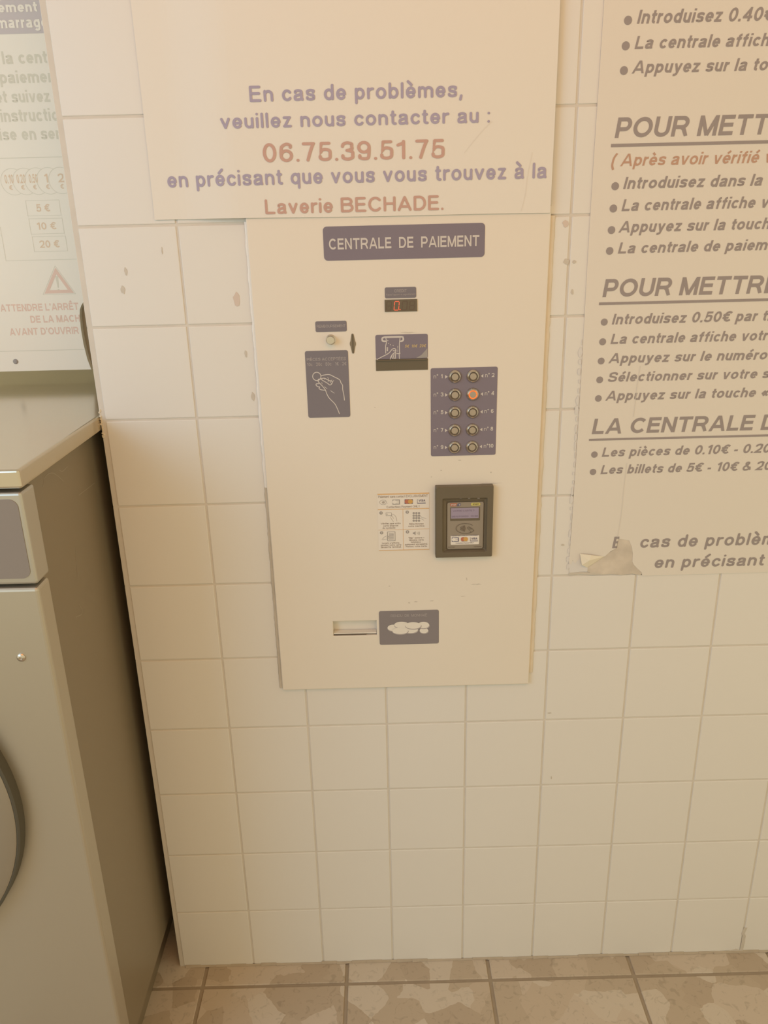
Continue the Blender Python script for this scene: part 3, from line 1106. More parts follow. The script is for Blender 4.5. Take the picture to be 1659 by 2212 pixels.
def sw(b, s, u0, u1, v, capv, pen=.13, y=YL):
    x0, z0 = c5(u0, v, y)
    x1, _ = c5(u1, v, y)
    write_at(b, s, x0, z0, c5(u0, v - capv, y)[1] - z0, y, pen=pen, width=x1 - x0)


sw(bm, 'Paiement sans contact EXCLUSIVEMENT', 103, 735, 271, 29)
sw(bm, 'Contactless Payment ONLY', 207, 635, 400, 26)
for s, u0, u1, v in (('Vérifiez que votre', 135, 387, 610), ('carte dispose', 165, 357, 638), ('du symbole', 157, 320, 666), ('Sélectionnez', 497, 682, 614), ('votre machine.', 485, 697, 642),
                     ("Le prix s'affiche,", 150, 377, 860), ('passez votre carte', 137, 397, 886), ('devant le terminal.', 137, 397, 912),
                     ('"Bip" sonore +', 487, 690, 792), ('témoins verts', 495, 682, 820), ('lumineux :', 520, 662, 846), ('paiement enregistré.', 445, 735, 876), ('Retirez votre carte.', 455, 728, 903)):
    sw(bm, s, u0, u1, v, 21, pen=.15)
obj('lettering', bm, M['st_ink'], o)
# pictograms of the sticker
bm = bmesh.new()
w1 = .0005


def lin(b, pts, w=w1, y=YL, mat=0, smooth=True, rnd=True):
    draw(b, [c5(*p_, y) for p_ in pts], w, y, mat=mat, smooth=smooth, rnd=rnd)


def waves(b, u, v, s, y, mat=0, w=w1):
    for k in (1, 2, 3, 4):
        lin(b, [(u + k * 11 * s - 3 * s, v - (6 + 5 * k) * s), (u + k * 11 * s + 4 * s, v), (u + k * 11 * s - 3 * s, v + (6 + 5 * k) * s)], w, y, mat)


def contact_logo(b, u, v, s, y, mat=0, w=w1):
    lin(b, [(u + 55 * s * math.cos(math.radians(a)), v - 34 * s * math.sin(math.radians(a))) for a in range(25, 330, 18)], w, y, mat)
    waves(b, u - 25 * s, v, s * .75, y, mat, w)
    lin(b, [(u + 12 * s, v - 12 * s), (u + 30 * s, v - 14 * s), (u + 48 * s, v + 2 * s), (u + 60 * s, v + 20 * s)], w, y, mat)
    lin(b, [(u + 14 * s, v - 4 * s), (u + 22 * s, v + 10 * s), (u + 38 * s, v + 24 * s)], w, y, mat)


contact_logo(bm, 165, 327, .85, YL)
lin(bm, [(200, 460), (268, 458), (272, 495), (202, 498), (200, 460)], .0006, smooth=False)
lin(bm, [(212, 478), (218, 478)], .0012)
for ln in ([(270, 480), (300, 482), (330, 520), (340, 570)], [(272, 495), (262, 520), (275, 545), (295, 575)], [(275, 500), (290, 520), (300, 535)],
           [(610, 495), (640, 500), (660, 520), (715, 532)], [(600, 505), (620, 530), (650, 535), (685, 556)],
           [(148, 805), (175, 775), (205, 758), (235, 762), (225, 775), (205, 785)], [(160, 808), (190, 800), (215, 800), (230, 785)]):
    lin(bm, ln, .0005)
for r_ in range(4):
    for c_ in range(3):
        p_ = c5(555 + 34 * c_, 465 + 32 * r_)
        disc(bm, p_[0], p_[1], .0020, YL, 12)
for k_, (u, v) in enumerate(((137, 463), (472, 452), (144, 717), (475, 705))):
    p_ = c5(u, v)
    disc(bm, p_[0], p_[1], .0030, YL, 16)
u0, v0 = 220, 705
fr = [(220, 706), (316, 703), (318, 816), (222, 819)]
lin(bm, fr + [fr[0]], .0010, smooth=False)
for k_ in range(6):
    lin(bm, [(236, 728 + 14 * k_), (300, 726 + 14 * k_)], .0010, smooth=False, rnd=False)
fill(bm, [c5(*p_) for p_ in ((545, 712), (560, 712), (578, 696), (578, 748), (560, 732), (545, 732))][::-1], YL)
for k_ in range(3):
    lin(bm, [(596 + 14 * k_, 712 - 6 * k_), (604 + 14 * k_, 722), (596 + 14 * k_, 732 + 6 * k_)], .0006)
# CB card logo frame
fill(bm, [c5(*p_) for p_ in ((283, 292), (378, 290), (378, 354), (283, 356))], YL)
obj('pictogram', bm, M['st_grey'], o)
bm = bmesh.new()
YL2 = YL - .0003
for k_, (u, v) in enumerate(((137, 463), (472, 452), (144, 717), (475, 705))):
    x_, z_ = c5(u, v + 10, YL2)
    bm = bmesh.new()
    write_at(bm, str(k_ + 1), x_, z_, .0032, YL2, pen=.2, center=True)
    obj('step_number', bm, M['st_paper'], o)
bm = bmesh.new()


def cb(b, u, v, s, y):
    p_ = c5(u - 24 * s, v, y)
    disc(b, p_[0], p_[1], .0036 * s, y, 16)
    for dv in (-11, 11):
        fill(b, [c5(u + a * s, v + (dv + e_) * s, y) for a, e_ in ((-4, -9), (34, -9), (34, 9), (-4, 9))], y)


cb(bm, 333, 323, 1.0, YL2)
obj('white_mark', bm, M['st_paper'], o)
bm = bmesh.new()
fill(bm, [c5(*p_) for p_ in ((438, 288), (543, 286), (543, 346), (438, 348))], YL)
p_ = c5(470, 317, YL2)
fill(bm, [c5(*p2) for p2 in ((600, 333), (708, 330), (708, 340), (600, 343))], YL)
fill(bm, [c5(*p2) for p2 in ((600, 285), (604, 285), (604, 340), (600, 340))], YL)
sw(bm, 'VISA', 618, 703, 317, 27, pen=.22)
obj('card_logo', bm, M['st_navy'], o)
bm = bmesh.new()
p_ = c5(470, 317, YL2)
disc(bm, p_[0], p_[1], .0042, YL2, 20)
obj('red_disc', bm, M['red_pill'], o)
bm = bmesh.new()
p_ = c5(512, 316, YL2)
disc(bm, p_[0], p_[1], .0042, YL2 - .0001, 20)
obj('orange_disc', bm, M['orange_d'], o)

# card reader
x0, x1, z0, z1 = quad_rect((940.4, 1050), (1065.8, 1046.9), (1061.6, 1199.6), (940, 1202.5), YP - .006)
YF = YP - .0125
bm = bmesh.new()


def framed(bm, loops):
    """stack of rounded rectangles (x0,x1,z0,z1,r,y) lofted one after the other, last one capped"""
    rings = []
    for a0, a1, b0_, b1, r_, y in loops:
        rings.append([bm.verts.new((x, y, z)) for x, z in rrect(a0, a1, b0_, b1, r_, 4)])
    n = len(rings[0])
    for a_, b_ in zip(rings, rings[1:]):
        for i in range(n):
            bm.faces.new((a_[i], a_[(i + 1) % n], b_[(i + 1) % n], b_[i]))
    bm.faces.new(rings[-1])
    fix(bm)


fx0, fx1, fz0, fz1 = quad_rect((966.2, 1085.7), (1044.2, 1083.7), (1043, 1184), (966.2, 1186), YP - .006)
framed(bm, [(x0, x1, z0, z1, .002, YP), (x0, x1, z0, z1, .002, YF + .0015), (x0 + .0015, x1 - .0015, z0 + .0015, z1 - .0015, .002, YF),
            (x0 + .012, x1 - .010, z0 + .010, z1 - .021, .002, YF), (x0 + .014, x1 - .012, z0 + .012, z1 - .024, .002, YF + .004), (fx0 - .002, fx1 + .002, fz0 - .002, fz1 + .002, .002, YF + .006), (fx0 - .001, fx1 + .001, fz0 - .001, fz1 + .001, .002, YF + .0075)])
rd_ = obj('card_reader', bm, M['black'], pay)
YC = YF + .0058
bm = bmesh.new()
prism(bm, rrect(fx0, fx1, fz0, fz1, .003), YC + .001, YC)
obj('reader_face', bm, M['face'], rd_)
bm = bmesh.new()
for u in (945, 1036, 1158, 1265, 1386):
    p_ = c5(u, 277, YF)
    box(bm, p_[0] - .0022, p_[0] + .0022, YF + .0005, YF + .0025, p_[1] - .0006, p_[1] + .0006, bev=.0004, seg=1)
obj('indicator_lamp', bm, M['st_grey'], rd_)
YS = YC - .0004
lx0, lx1, lz0, lz1 = quad_rect((972.5, 1096.7), (1037, 1094), (1036.6, 1123.7), (972.5, 1125.4), YC)
bm = bmesh.new()
prism(bm, rrect(lx0, lx1, lz0, lz1, .0012), YC, YS)
obj('screen_surround', bm, M['black'], rd_)
bm = bmesh.new()
prism(bm, rrect(lx0 + .0012, lx1 - .0022, lz0 + .0045, lz1 - .0012, .0004), YS, YS - .0003)
obj('screen', bm, M['lcd'], rd_)
YS2 = YS - .0006
bm = bmesh.new()
sw(bm, 'VOTRE CARTE ?', 1055, 1330, 447, 18, pen=.12, y=YS2)
sw(bm, '26/07/2022  12:38', 1040, 1375, 520, 19, pen=.12, y=YS2)
obj('screen_text', bm, M['lcd_ink'], rd_)
bm = bmesh.new()
p0 = c5(1022, 362, YS2)
prism(bm, [c5(u, v, YS2) for u, v in ((1030, 341), (1110, 339), (1095, 378), (1030, 380), (1021, 370), (1021, 350))], YC, YS)
obj('stop_key', bm, M['red_pill'], rd_)
bm = bmesh.new()
prism(bm, [c5(u, v, YS2) for u, v in ((1118, 352), (1135, 340), (1152, 340), (1160, 352), (1155, 368), (1140, 378), (1106, 378))], YC, YS)
obj('help_key', bm, M['st_navy'], rd_)
bm = bmesh.new()
prism(bm, [c5(u, v, YS2) for u, v in ((1300, 335), (1395, 332), (1408, 342), (1408, 360), (1395, 369), (1300, 372), (1288, 362), (1288, 345))], YC, YS)
obj('start_key', bm, M['yel_pill'], rd_)
bm = bmesh.new()
sw(bm, 'STOP', 1031, 1095, 372, 22, pen=.2, y=YS2)
sw(bm, '?', 1133, 1148, 371, 22, pen=.2, y=YS2)
obj('key_lettering', bm, M['white_ink'], rd_)
bm = bmesh.new()
sw(bm, 'START', 1312, 1388, 360, 16, pen=.2, y=YS2)
obj('key_lettering', bm, M['face_ink'], rd_)
bm = bmesh.new()
lin(bm, [(1215 + 118 * math.cos(math.radians(a)), 662 - 64 * math.sin(math.radians(a))) for a in range(40, 345, 12)], .0007, YS2)
waves(bm, 1140, 662, 1.5, YS2, w=.0009)
for ln in ([(1240, 650), (1262, 640), (1290, 655), (1310, 670), (1325, 690)], [(1240, 650), (1250, 670), (1275, 690), (1290, 710)], [(1255, 655), (1268, 668), (1282, 672)], [(1265, 645), (1280, 660), (1300, 672)]):
    lin(bm, ln, .0005, YS2)
obj('contactless_symbol', bm, M['face_ink'], rd_)
for tx, u0, u1, v in (('BX1700', 997, 1078, 908), ('VIGITRONIC', 1325, 1425, 902)):
    bm = bmesh.new()
    sw(bm, tx, u0, u1, v, 12, pen=.14, y=YS2)
    obj('face_lettering', bm, M['face_ink'], rd_)
bm = bmesh.new()
a0 = c5(1028, 870, YC)
a1 = c5(1393, 745, YC)
prism(bm, rrect(a0[0], a1[0], a0[1], a1[1], .0015), YC, YS)
obj('logo_strip', bm, M['st_paper'], rd_)
bm = bmesh.new()
sw(bm, 'Paiement sans contact EXCLUSIVEMENT', 1040, 1380, 763, 12, pen=.16, y=YS2)
sw(bm, 'Contactless Payment ONLY', 1092, 1325, 856, 13, pen=.16, y=YS2)
fill(bm, [c5(*p2, YS2) for p2 in ((1043, 777), (1131, 775), (1131, 830), (1043, 832))], YS2)
fill(bm, [c5(*p2, YS2) for p2 in ((1278, 817), (1377, 815), (1377, 823), (1278, 826))], YS2)
fill(bm, [c5(*p2, YS2) for p2 in ((1278, 774), (1282, 774), (1282, 820), (1278, 820))], YS2)
sw(bm, 'VISA', 1293, 1370, 804, 25, pen=.22, y=YS2)
sw(bm, 'mastercard', 1167, 1240, 829, 9, pen=.2, y=YS2)
obj('logo_print', bm, M['st_navy'], rd_)
bm = bmesh.new()
cb(bm, 1088, 803, .9, YS2 - .0003)
obj('white_mark', bm, M['st_paper'], rd_)
bm = bmesh.new()
p_ = c5(1187, 798, YS2)
disc(bm, p_[0], p_[1], .0040, YS2, 20)
obj('red_disc', bm, M['red_pill'], rd_)
bm = bmesh.new()
p_ = c5(1219, 797, YS2)
disc(bm, p_[0], p_[1], .0040, YS2 - .0002, 20)
obj('orange_disc', bm, M['orange_d'], rd_)
# change label
s6 = .16275


def c6(u, v, y=YL):
    return on(700 + u * s6, 1300 + v * s6, y)


o, q = label('change_label', (818.3, 1320.8), (947.7, 1316.3), (947.9, 1388.7), (820.4, 1393.7), M['navy_hazed'], .0035)
bm = bmesh.new()
write(bm, 'RENDU  DE  MONNAIE', (844.3, 1333.3), 1327.4, 922.5, YL, pen=.14)
obj('lettering', bm, M['grey_ink'], o)
bmw, bme = bmesh.new(), bmesh.new()
for k_, (u, v, ru, rv) in enumerate(((918, 345, 76, 42), (1325, 380, 56, 36), (1320, 307, 76, 43), (1030, 305, 98, 43), (1145, 368, 100, 46), (1182, 312, 105, 45), (1010, 383, 105, 43))):
    yy = YL - .0001 * k_
    for du, dv, bb, dy in ((3, 9, bme, 0), (0, 0, bmw, -.00005)):
        LAY[0] = 0
        fill(bb, [c6(u + du + (ru + (5 if bb is bme else 0)) * math.cos(2 * math.pi * i / 28), v + dv - (rv + (2 if bb is bme else 0)) * math.sin(2 * math.pi * i / 28)) for i in range(28)], yy + dy)
        LAY[0] = 0
obj('coin_drawing', bmw, M['paper'], o)
obj('coin_outline', bme, M['grey_ink'], o)
# scrapes on the plate
for k, (u, v, ru, rv) in enumerate(((841, 1266, 3, 1.5), (1030, 1262, 14, 2.2), (884, 1302, 3, 2), (898, 1300, 5, 2), (932, 1298, 6, 1.5), (1000, 1288, 7, 1), (953, 1016, 2.5, 1.5), (993, 994, 5, 1.2), (1061, 1020, 3, 2), (1060, 1044, 26, 1.8), (880, 718, 24, 1.6), (810, 880, 2, 1), (932, 1030, 2, 2), (1008, 1251, 2, 4))):
    x, z = on(u, v, YP)
    bm = bmesh.new()
    prism(bm, blob(x, z, ru * .00085, rv * .00085, 80 + k, n=13, jit=.7), YP, YP - .0002, concave=True)
    obj('scrape_mark', bm, M['grime'], pay)

# ------------------------------------------------------------------ contact poster over the terminal
YA = -.0105
xa0 = .1205


def settle(x):
    """the sheet leaves the raised plate and lies down on the tiles"""
    t = max(0.0, min(1.0, (.258 - x) / .10))
    return .0082 * t * t * (3 - 2 * t)


xb = .7300
zb0, zb1 = on(332, 475, YA)[1], on(1186, 460, YA)[1]
post = thing('contact_poster', 'cream paper notice with a red phone number taped above the payment terminal', 'poster', ((xa0 + xb) / 2, -.002, zb0))
bm = bmesh.new()
NX, NZ = 60, 12
gr = {}
for i in range(NX + 1):
    for j in range(NZ + 1):
        s_, t_ = i / NX, j / NZ
        zb = zb0 + (zb1 - zb0) * s_ + .0004 * math.sin(9 * s_)
        x = xa0 + (xb - xa0) * s_ + (.001 * math.sin(4 * t_) if i in (0, NX) else 0)
        z = zb + (2.05 - zb) * t_
        # lies on the tiles at the left, over the plate at the right, with a slightly lifted right edge
        y = YA + settle(x)
        gr[i, j] = bm.verts.new((x, y, z))
for i in range(NX):
    for j in range(NZ):
        bm.faces.new((gr[i, j], gr[i + 1, j], gr[i + 1, j + 1], gr[i, j + 1]))
r_ = bmesh.ops.extrude_face_region(bm, geom=list(bm.faces))
bmesh.ops.translate(bm, verts=[g for g in r_['geom'] if isinstance(g, bmesh.types.BMVert)], vec=(0, .0005, 0))
fix(bm)
obj('sheet', bm, M['paper'], post)
YA2 = YA - .0006
def text_line(parent, m, s, *a, **k):
    b = bmesh.new()
    write(b, s, *a, **k)
    if parent is post:
        for v in b.verts:
            v.co.y += settle(v.co.x)
    return obj('text_line', b, M[m], parent)


text_line(post, 'ink_lav', 'En cas de problèmes,', (539.7, 220.5), 185.3, 998, YA2, pen=.165, rnd=True, sp=.15)
text_line(post, 'ink_lav', 'veuillez nous contacter au :', (476.8, 278.8), 245.5, 1058, YA2, pen=.165, rnd=True, sp=.15)
o = text_line(post, 'ink_red', '06.75.39.51.75', (569, 351.3), 309.5, 960.6, YA2, pen=.155, rnd=True, sp=.16)
o['label'] = 'red phone number'
text_line(post, 'ink_lav', 'en précisant que vous vous trouvez à la', (360.0, 405), 370.5, 1179.5, YA2, pen=.165, rnd=True, sp=.15)
o = text_line(post, 'ink_red', 'Laverie BECHADE.', (573.5, 463), 430.7, 958, YA2, pen=.165, rnd=True, sp=.15)
o['label'] = 'red line of lettering'
for ln in ([(1003, 330), (1040, 285), (1063, 262)], [(1126, 455), (1135, 420), (1140, 380), (1150, 330)]):
    bm = bmesh.new()
    draw(bm, [on(*p_, YA2) for p_ in ln], .0009, YA2 + .0004)
    obj('crease', bm, M['paper_right'], post)

# ------------------------------------------------------------------ instruction poster at the right
YB = -.0016
ins = thing('instruction_poster', 'large white notice with bold italic instructions and a torn corner, right of the terminal', 'poster', (1.2, 0, .92))
s2 = .28873


def c2b(u, v, y=YB):
    return on(1180 + u * s2, 1060 + v * s2, y)


xl = .7950
pts = [(xl, 2.10)] + [(xl + .0007 * math.sin(k), 2.0 - k * .1) for k in range(11)]
pts += [c2b(*p_) for p_ in ((170, 540), (185, 555), (198, 520), (215, 545), (232, 525), (250, 505), (258, 555), (300, 573), (345, 545), (402, 508), (440, 490), (480, 455), (525, 430), (528, 400), (536, 358), (560, 362), (620, 372), (640, 420), (648, 470), (645, 530), (655, 555), (685, 585), (715, 612), (717, 637))]
zr = on(1659, 1236, YB)[1]
pts += [(1.20, zr), (1.95, zr), (1.95, 2.10)]
bm = bmesh.new()
prism(bm, pts, -.0005, YB, concave=True)
obj('sheet', bm, M['paper_right'], ins)
# what the tear laid bare
bm = bmesh.new()
prism(bm, [c2b(*p_, -.0006) for p_ in ((300, 570), (530, 425), (533, 352), (625, 366), (645, 420), (652, 545), (690, 582), (722, 612), (700, 632), (640, 618), (560, 632), (480, 622), (400, 628), (308, 606))], -.0005, -.0011, concave=True)
obj('torn_backing', bm, M['plaster'], ins)
bm = bmesh.new()
prism(bm, [c2b(*p_, -.0006) for p_ in ((168, 535), (250, 500), (310, 572), (306, 604), (172, 612))], -.0005, -.0013)
obj('under_layer', bm, M['layer'], ins)
bm = bmesh.new()
prism(bm, [c2b(*p_, -.0006) for p_ in ((170, 612), (260, 608), (360, 612), (420, 622), (350, 630), (240, 622), (168, 632))], -.0005, -.0012)
obj('dirty_edge', bm, M['grime'], ins)
bm = bmesh.new()
fp = [c2b(*p_) for p_ in ((250, 468), (330, 474), (430, 492), (305, 574), (262, 548))]
fy = [-.004, -.007, -.0022, -.0022, -.0065]
top = [bm.verts.new((x, y, z)) for (x, z), y in zip(fp, fy)]
bot = [bm.verts.new((x, y + .0005, z)) for (x, z), y in zip(fp, fy)]
c_ = bm.verts.new((sum(p_[0] for p_ in fp) / 5, -.0085, sum(p_[1] for p_ in fp) / 5))
for i in range(5):
    j = (i + 1) % 5
    bm.faces.new((top[i], top[j], c_))
    bm.faces.new((top[i], top[j], bot[j], bot[i]))
bm.faces.new(bot)
fix(bm)
obj('folded_flap', bm, M['flap'], ins)
# scraps of old paper edge running down the left of the poster
bm = bmesh.new()
rr_ = random.Random(11)
for k in range(26):
    z = .935 + k * .016
    w_ = rr_.uniform(.001, .004)
    prism(bm, blob(xl - .001 - w_ * .6, z, w_, rr_.uniform(.004, .012), 200 + k, n=8), -.0005, -.0010)
obj('paper_scrap', bm, M['layer'], ins)
YB2 = YB - .0003
IT = .2
lines = [
    ('Introduisez 0.40€', (1375.8, 51.4), 21.1, 1643.4, 'Introduisez 0.40', (1356.7, 43.9)),
    ('La centrale affich', (1370.6, 106), 78, 1657.8, None, (1351.8, 99)),
    ('Appuyez sur la tou', (1364.8, 158.8), 131.2, 1655, 'Appuyez sur la to', (1347.8, 152.4)),
    ('Introduisez dans la c', (1346, 408.3), 382.6, 1643.4, 'Introduisez dans la', (1329, 402.2)),
    ('La centrale affiche vo', (1342.3, 456.2), 430.8, 1628, 'La centrale affiche', (1325, 450.4)),
    ('Appuyez sur la touch', (1336, 502.6), 477.8, 1659, None, (1321, 497)),
    ('La centrale de paieme', (1334.5, 547.9), 524, 1653.5, 'La centrale de paiem', (1317, 542)),
    ('Introduisez 0.50€ par tr', (1321.5, 701), 678.2, 1632.7, 'Introduisez 0.50€ par', (1305.3, 695.8)),
    ('La centrale affiche votr', (1318.6, 743.4), 721.2, 1655, None, (1301.8, 738.3)),
    ('Appuyez sur le numéro', (1314.3, 784.8), 763.4, 1653.5, None, (1298.7, 779.9)),
    ('Sélectionner sur votre s', (1312, 825.2), 804.4, 1658, None, (1295.5, 820.6)),
    ('Appuyez sur la touche «', (1307.6, 865.6), 844.8, 1655, None, (1292.6, 860.7)),
    ('Les pièces de 0.10€ - 0.20', (1299.8, 986.9), 967, 1660, None, (1284, 982)),
    ('Les billets de 5€ - 10€ & 20', (1297, 1024.4), 1005, 1662, None, (1281, 1019.5)),
]
for s, L, T_, Rr, ref, bu in lines:
    o = text_line(ins, 'ink_br', s, L, T_, Rr, YB2, pen=.185, shear=IT, ref=ref, sp=.14)
    bx, bz = on(bu[0], bu[1], YB2)
    bm = bmesh.new()
    disc(bm, bx, bz, .0056 if bu[1] > 600 else .0058, YB2, 22)
    obj('bullet', bm, M['ink_br'], ins)
for s, L, T_, Rr, ref, ul, th in (('POUR METTR', (1327.8, 298), 254, 1655, 'POUR METT', (1320, 314.5), .0045), ('POUR METTRE', (1301.3, 642.1), 603.2, 1644, 'POUR METTR', (1294, 656.3), .0042), ('LA CENTRALE D', (1278.2, 938), 904.9, 1623.2, 'LA CENTRALE', (1272.4, 950.2), .0036)):
    o = text_line(ins, 'ink_br', s, L, T_, Rr, YB2, pen=.195, shear=.13, ref=ref, sp=.12)
    bmd = bmesh.new()
    ux, uz = on(*ul, YB2)
    fill(bmd, [(ux, uz - th / 2), (1.5, uz - th / 2), (1.5, uz + th / 2), (ux, uz + th / 2)], YB2)
    obj('underline', bmd, M['ink_br'], ins)
# foot of the notice: the E is torn through
x0, z0 = on(1322.3, 1184.3, YB2)
kk = on(1322.3, 1159.6, YB2)[1] - z0
bmd = bmesh.new()
for q_ in ([(.0, .0), (.20, .0), (.20, 1), (.0, 1)], [(.2, .82), (.42, .82), (.40, 1), (.2, 1)], [(.2, .42), (.36, .42), (.38, .60), (.2, .60)], [(.2, 0), (.36, 0), (.36, .18), (.2, .18)]):
    put(bmd, [([(x + .12 * z, z) for x, z in q_], 0)], x0, z0, kk, kk, YB2)
obj('torn_letter', bmd, M['ink_br'], ins)
text_line(ins, 'ink_br', 'cas de problèm', (1381.2, 1183.6), 1157, 1639, YB2, pen=.17, rnd=True, shear=.12, ref='cas de problè', sp=.16)
text_line(ins, 'ink_br', 'en précisant', (1412.4, 1227.4), 1202, 1647, YB2, pen=.17, rnd=True, shear=.12, sp=.16)
o = text_line(ins, 'ink_or', '( Après avoir vérifié v', (1319.5, 359.5), 333, 1635.6, YB2, pen=.165, shear=IT, ref='( Après avoir vérifié', sp=.13)
o['label'] = 'orange-red line of lettering'
for ln, w_ in ((((1383, 790), (1376, 835), (1371, 880), (1368, 900)), .0007), (((1354, 1000), (1348, 1050), (1342, 1110), (1334, 1160)), .0006)):
    bm = bmesh.new()
    draw(bm, [on(*p_, YB2) for p_ in ln], w_, YB2 - .0002)
    obj('crease', bm, M['layer'], ins)

# ------------------------------------------------------------------ notice board behind the machine
YN = .316
brd = thing('notice_board', 'white notice board with haze-paled payment instructions and warning triangle above the machine', 'notice board', (-.5, YN, 1.2616))
nz = [on(*p_, YN) for p_ in ((197, 798), (188.6, 775.7), (180.3, 743), (174.7, 710), (172, 683), (172.5, 668), (176, 659), (181, 651))]
xr = -.016
pts = [(-1.0, 2.3), (-1.0, 1.2616)] + nz + [(-.112, 1.402), (xr, 1.408), (xr, 2.3)]
bm = bmesh.new()
prism(bm, pts, YN + .014, YN, concave=True)
obj('panel', bm, M['board'], brd)
bm = bmesh.new()
prism(bm, [(-.150, 1.2625), (-.02, 1.2625), (-.02, 1.43), (-.150, 1.43)], YN + .024, YN + .0145)
obj('notch_shade_sheet', bm, M['notch_shade'], brd)  # added sheet that paints the recess shade behind the notch
YN2 = YN - .00015
bw, bi, br_, bn = (bmesh.new() for _ in range(4))
bandz0 = on(60, 72.6, YN2)[1]
xe = -.02
fill(bn, [(-.9, bandz0), (xe, bandz0), (xe, 2.05), (-.9, 2.05)], YN2)
obj('header_band', bn, M['board_band'], brd)
write(bw, 'ement', (-3, 27), 4.5, 82, YN2 - .0004, pen=.2)
write(bw, 'marrage', (-4, 61.5), 36.5, 88, YN2 - .0004, pen=.2, ref='marrag')
o = obj('lettering', bw, M['board'], brd)
o['label'] = 'white lettering'
for s, L, T_, Rr, ref in (('à la cent', (-21, 139.3), 111.6, 91.5, 'à la cen'), ('paiemen', (1, 180.5), 153, 103, 'paieme'), ('et suivez', (-8, 222.6), 196, 109.4, None), ('instructio', (3.0, 263.8), 236, 111, 'instructi'), ('ise en ser', (.5, 303.4), 277, 120, 'ise en se')):
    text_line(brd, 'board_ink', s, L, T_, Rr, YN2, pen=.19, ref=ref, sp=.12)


def nl(b, pts, w, smooth=False, closed=False):
    draw(b, [on(*p_, YN2) for p_ in pts], w, YN2, smooth=smooth, closed=closed, rnd=False)


zl = on(60, 340.6, YN2)[1]
fill(bi, [(-.9, zl - .0005), (xe, zl - .0005), (xe, zl + .0005), (-.9, zl + .0005)], YN2)
for k, u in enumerate((26.5, 52.3, 78.2, 104, 130)):
    cx, cz = on(u + 2, 392.8 - k * .7, YN2)
    rr = .0232
    if k == 0:
        a_ = arc(cx, cz, rr, rr, 0, 360, 40)
        a0_, a1_ = 0, 360
    th0 = 180 - 55
    draw(bi, arc(cx, cz, rr, rr, 0 if k == 4 else 62, 360 if k == 4 else 298, 34), .0008, YN2, smooth=False, rnd=False)
    tcx = on((19.5, 45.5, 72, 100, 132)[k], 388, YN2)[0]
    bq = bmesh.new()
    write_at(bq, ('0.10', '0.20', '0.50', '1', '2')[k], tcx if k > 2 else tcx - .0082, on(60, 395.5, YN2)[1], .0155, YN2, pen=.17, center=k > 2, width=.0164 if k < 3 else None)
    write_at(bq, '€', on((23, 49, 75, 103, 134)[k], 402, YN2)[0], on(60, 409.5, YN2)[1], .0084, YN2, pen=.17, center=True)
    obj('coin_amount', bq, M['board_tan'], brd)
for tx, q_, bs_ in (('5 €', ((54.4, 434.2), (126.6, 431.2), (132.4, 464.6), (60.8, 467)), (79.5, 457.5, 441, 108.5)),
                    ('10 €', ((61.5, 473.5), (133.4, 470.4), (139.3, 503.4), (67.9, 506.2)), (80.5, 496.3, 480.5, 122)),
                    ('20 €', ((69, 512), (141, 509.7), (146, 541.3), (75.2, 544.4)), (87, 535.5, 519.5, 129))):
    x0, x1, z0, z1 = quad_rect(*q_, YN2)
    draw(bi, [(x0, z0), (x1, z0), (x1, z1), (x0, z1), (x0, z0)], .0007, YN2, smooth=False, closed=True)
    text_line(brd, 'board_tan', tx, (bs_[0], bs_[1]), bs_[2], bs_[3], YN2, pen=.17)
fx = on(9, 540, YN2)[0]
fzb = on(12, 563.5, YN2)[1]
fill(bi, [(fx - .0004, fzb), (fx + .0004, fzb), (fx + .0004, on(0, 490, YN2)[1]), (fx - .0004, on(0, 490, YN2)[1])], YN2)
fill(bi, [(fx, fzb - .0004), (xe, fzb - .0004), (xe, fzb + .0004), (fx, fzb + .0004)], YN2)
tri = [on(*p_, YN2) for p_ in ((117.5, 580.5), (98, 633.8), (157.5, 630.8))]
tri[1] = (tri[1][0], (tri[1][1] + tri[2][1]) / 2)
tri[2] = (tri[2][0], tri[1][1])
tri[0] = ((tri[1][0] + tri[2][0]) / 2, tri[0][1])
c_ = ((tri[0][0] + tri[1][0] + tri[2][0]) / 3, (tri[0][1] + tri[1][1] + tri[2][1]) / 3)
inn = [(c_[0] + (p_[0] - c_[0]) * .86, c_[1] + (p_[1] - c_[1]) * .86) for p_ in tri]
draw(br_, inn + [inn[0]], .0062, YN2, smooth=False, closed=True)
out = [(c_[0] + (p_[0] - c_[0]) * 1.18, c_[1] + (p_[1] - c_[1]) * 1.18) for p_ in tri]
draw(bi, out + [out[0]], .0007, YN2, smooth=False, closed=True)
fill(bi, [(c_[0] - .0028, c_[1] + .016), (c_[0] - .0012, c_[1] - .006), (c_[0] + .0012, c_[1] - .006), (c_[0] + .0028, c_[1] + .016)], YN2)
disc(bi, c_[0], c_[1] - .0105, .0024, YN2)
for s, L, T_, Rr in (("ATTENDRE L'ARRÊT", (2, 673.4), 657.8, 171), ('DE LA MACH', (67, 697.6), 682.2, 174), ("AVANT D'OUVRIR", (22.3, 724.8), 709.4, 171.7)):
    o = text_line(brd, 'board_red', s, L, T_, Rr, YN2, pen=.2, sp=.12)
    o['label'] = 'haze-paled red warning line'
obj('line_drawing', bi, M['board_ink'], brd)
o = obj('warning_triangle', br_, M['board_red'], brd)
o['label'] = 'haze-paled red warning triangle'
zl = on(90, 757, YN2)[1]
bm = bmesh.new()
fill(bm, [(-.95, zl - .0006), (on(183, 755, YN2)[0], zl - .0006), (on(182, 755, YN2)[0], zl + .0006), (-.95, zl + .0006)], YN2)
obj('sheet_edge', bm, M['board_ink'], brd)
bx, bz = on(33.7, 780.8, YN)
bm = bmesh.new()
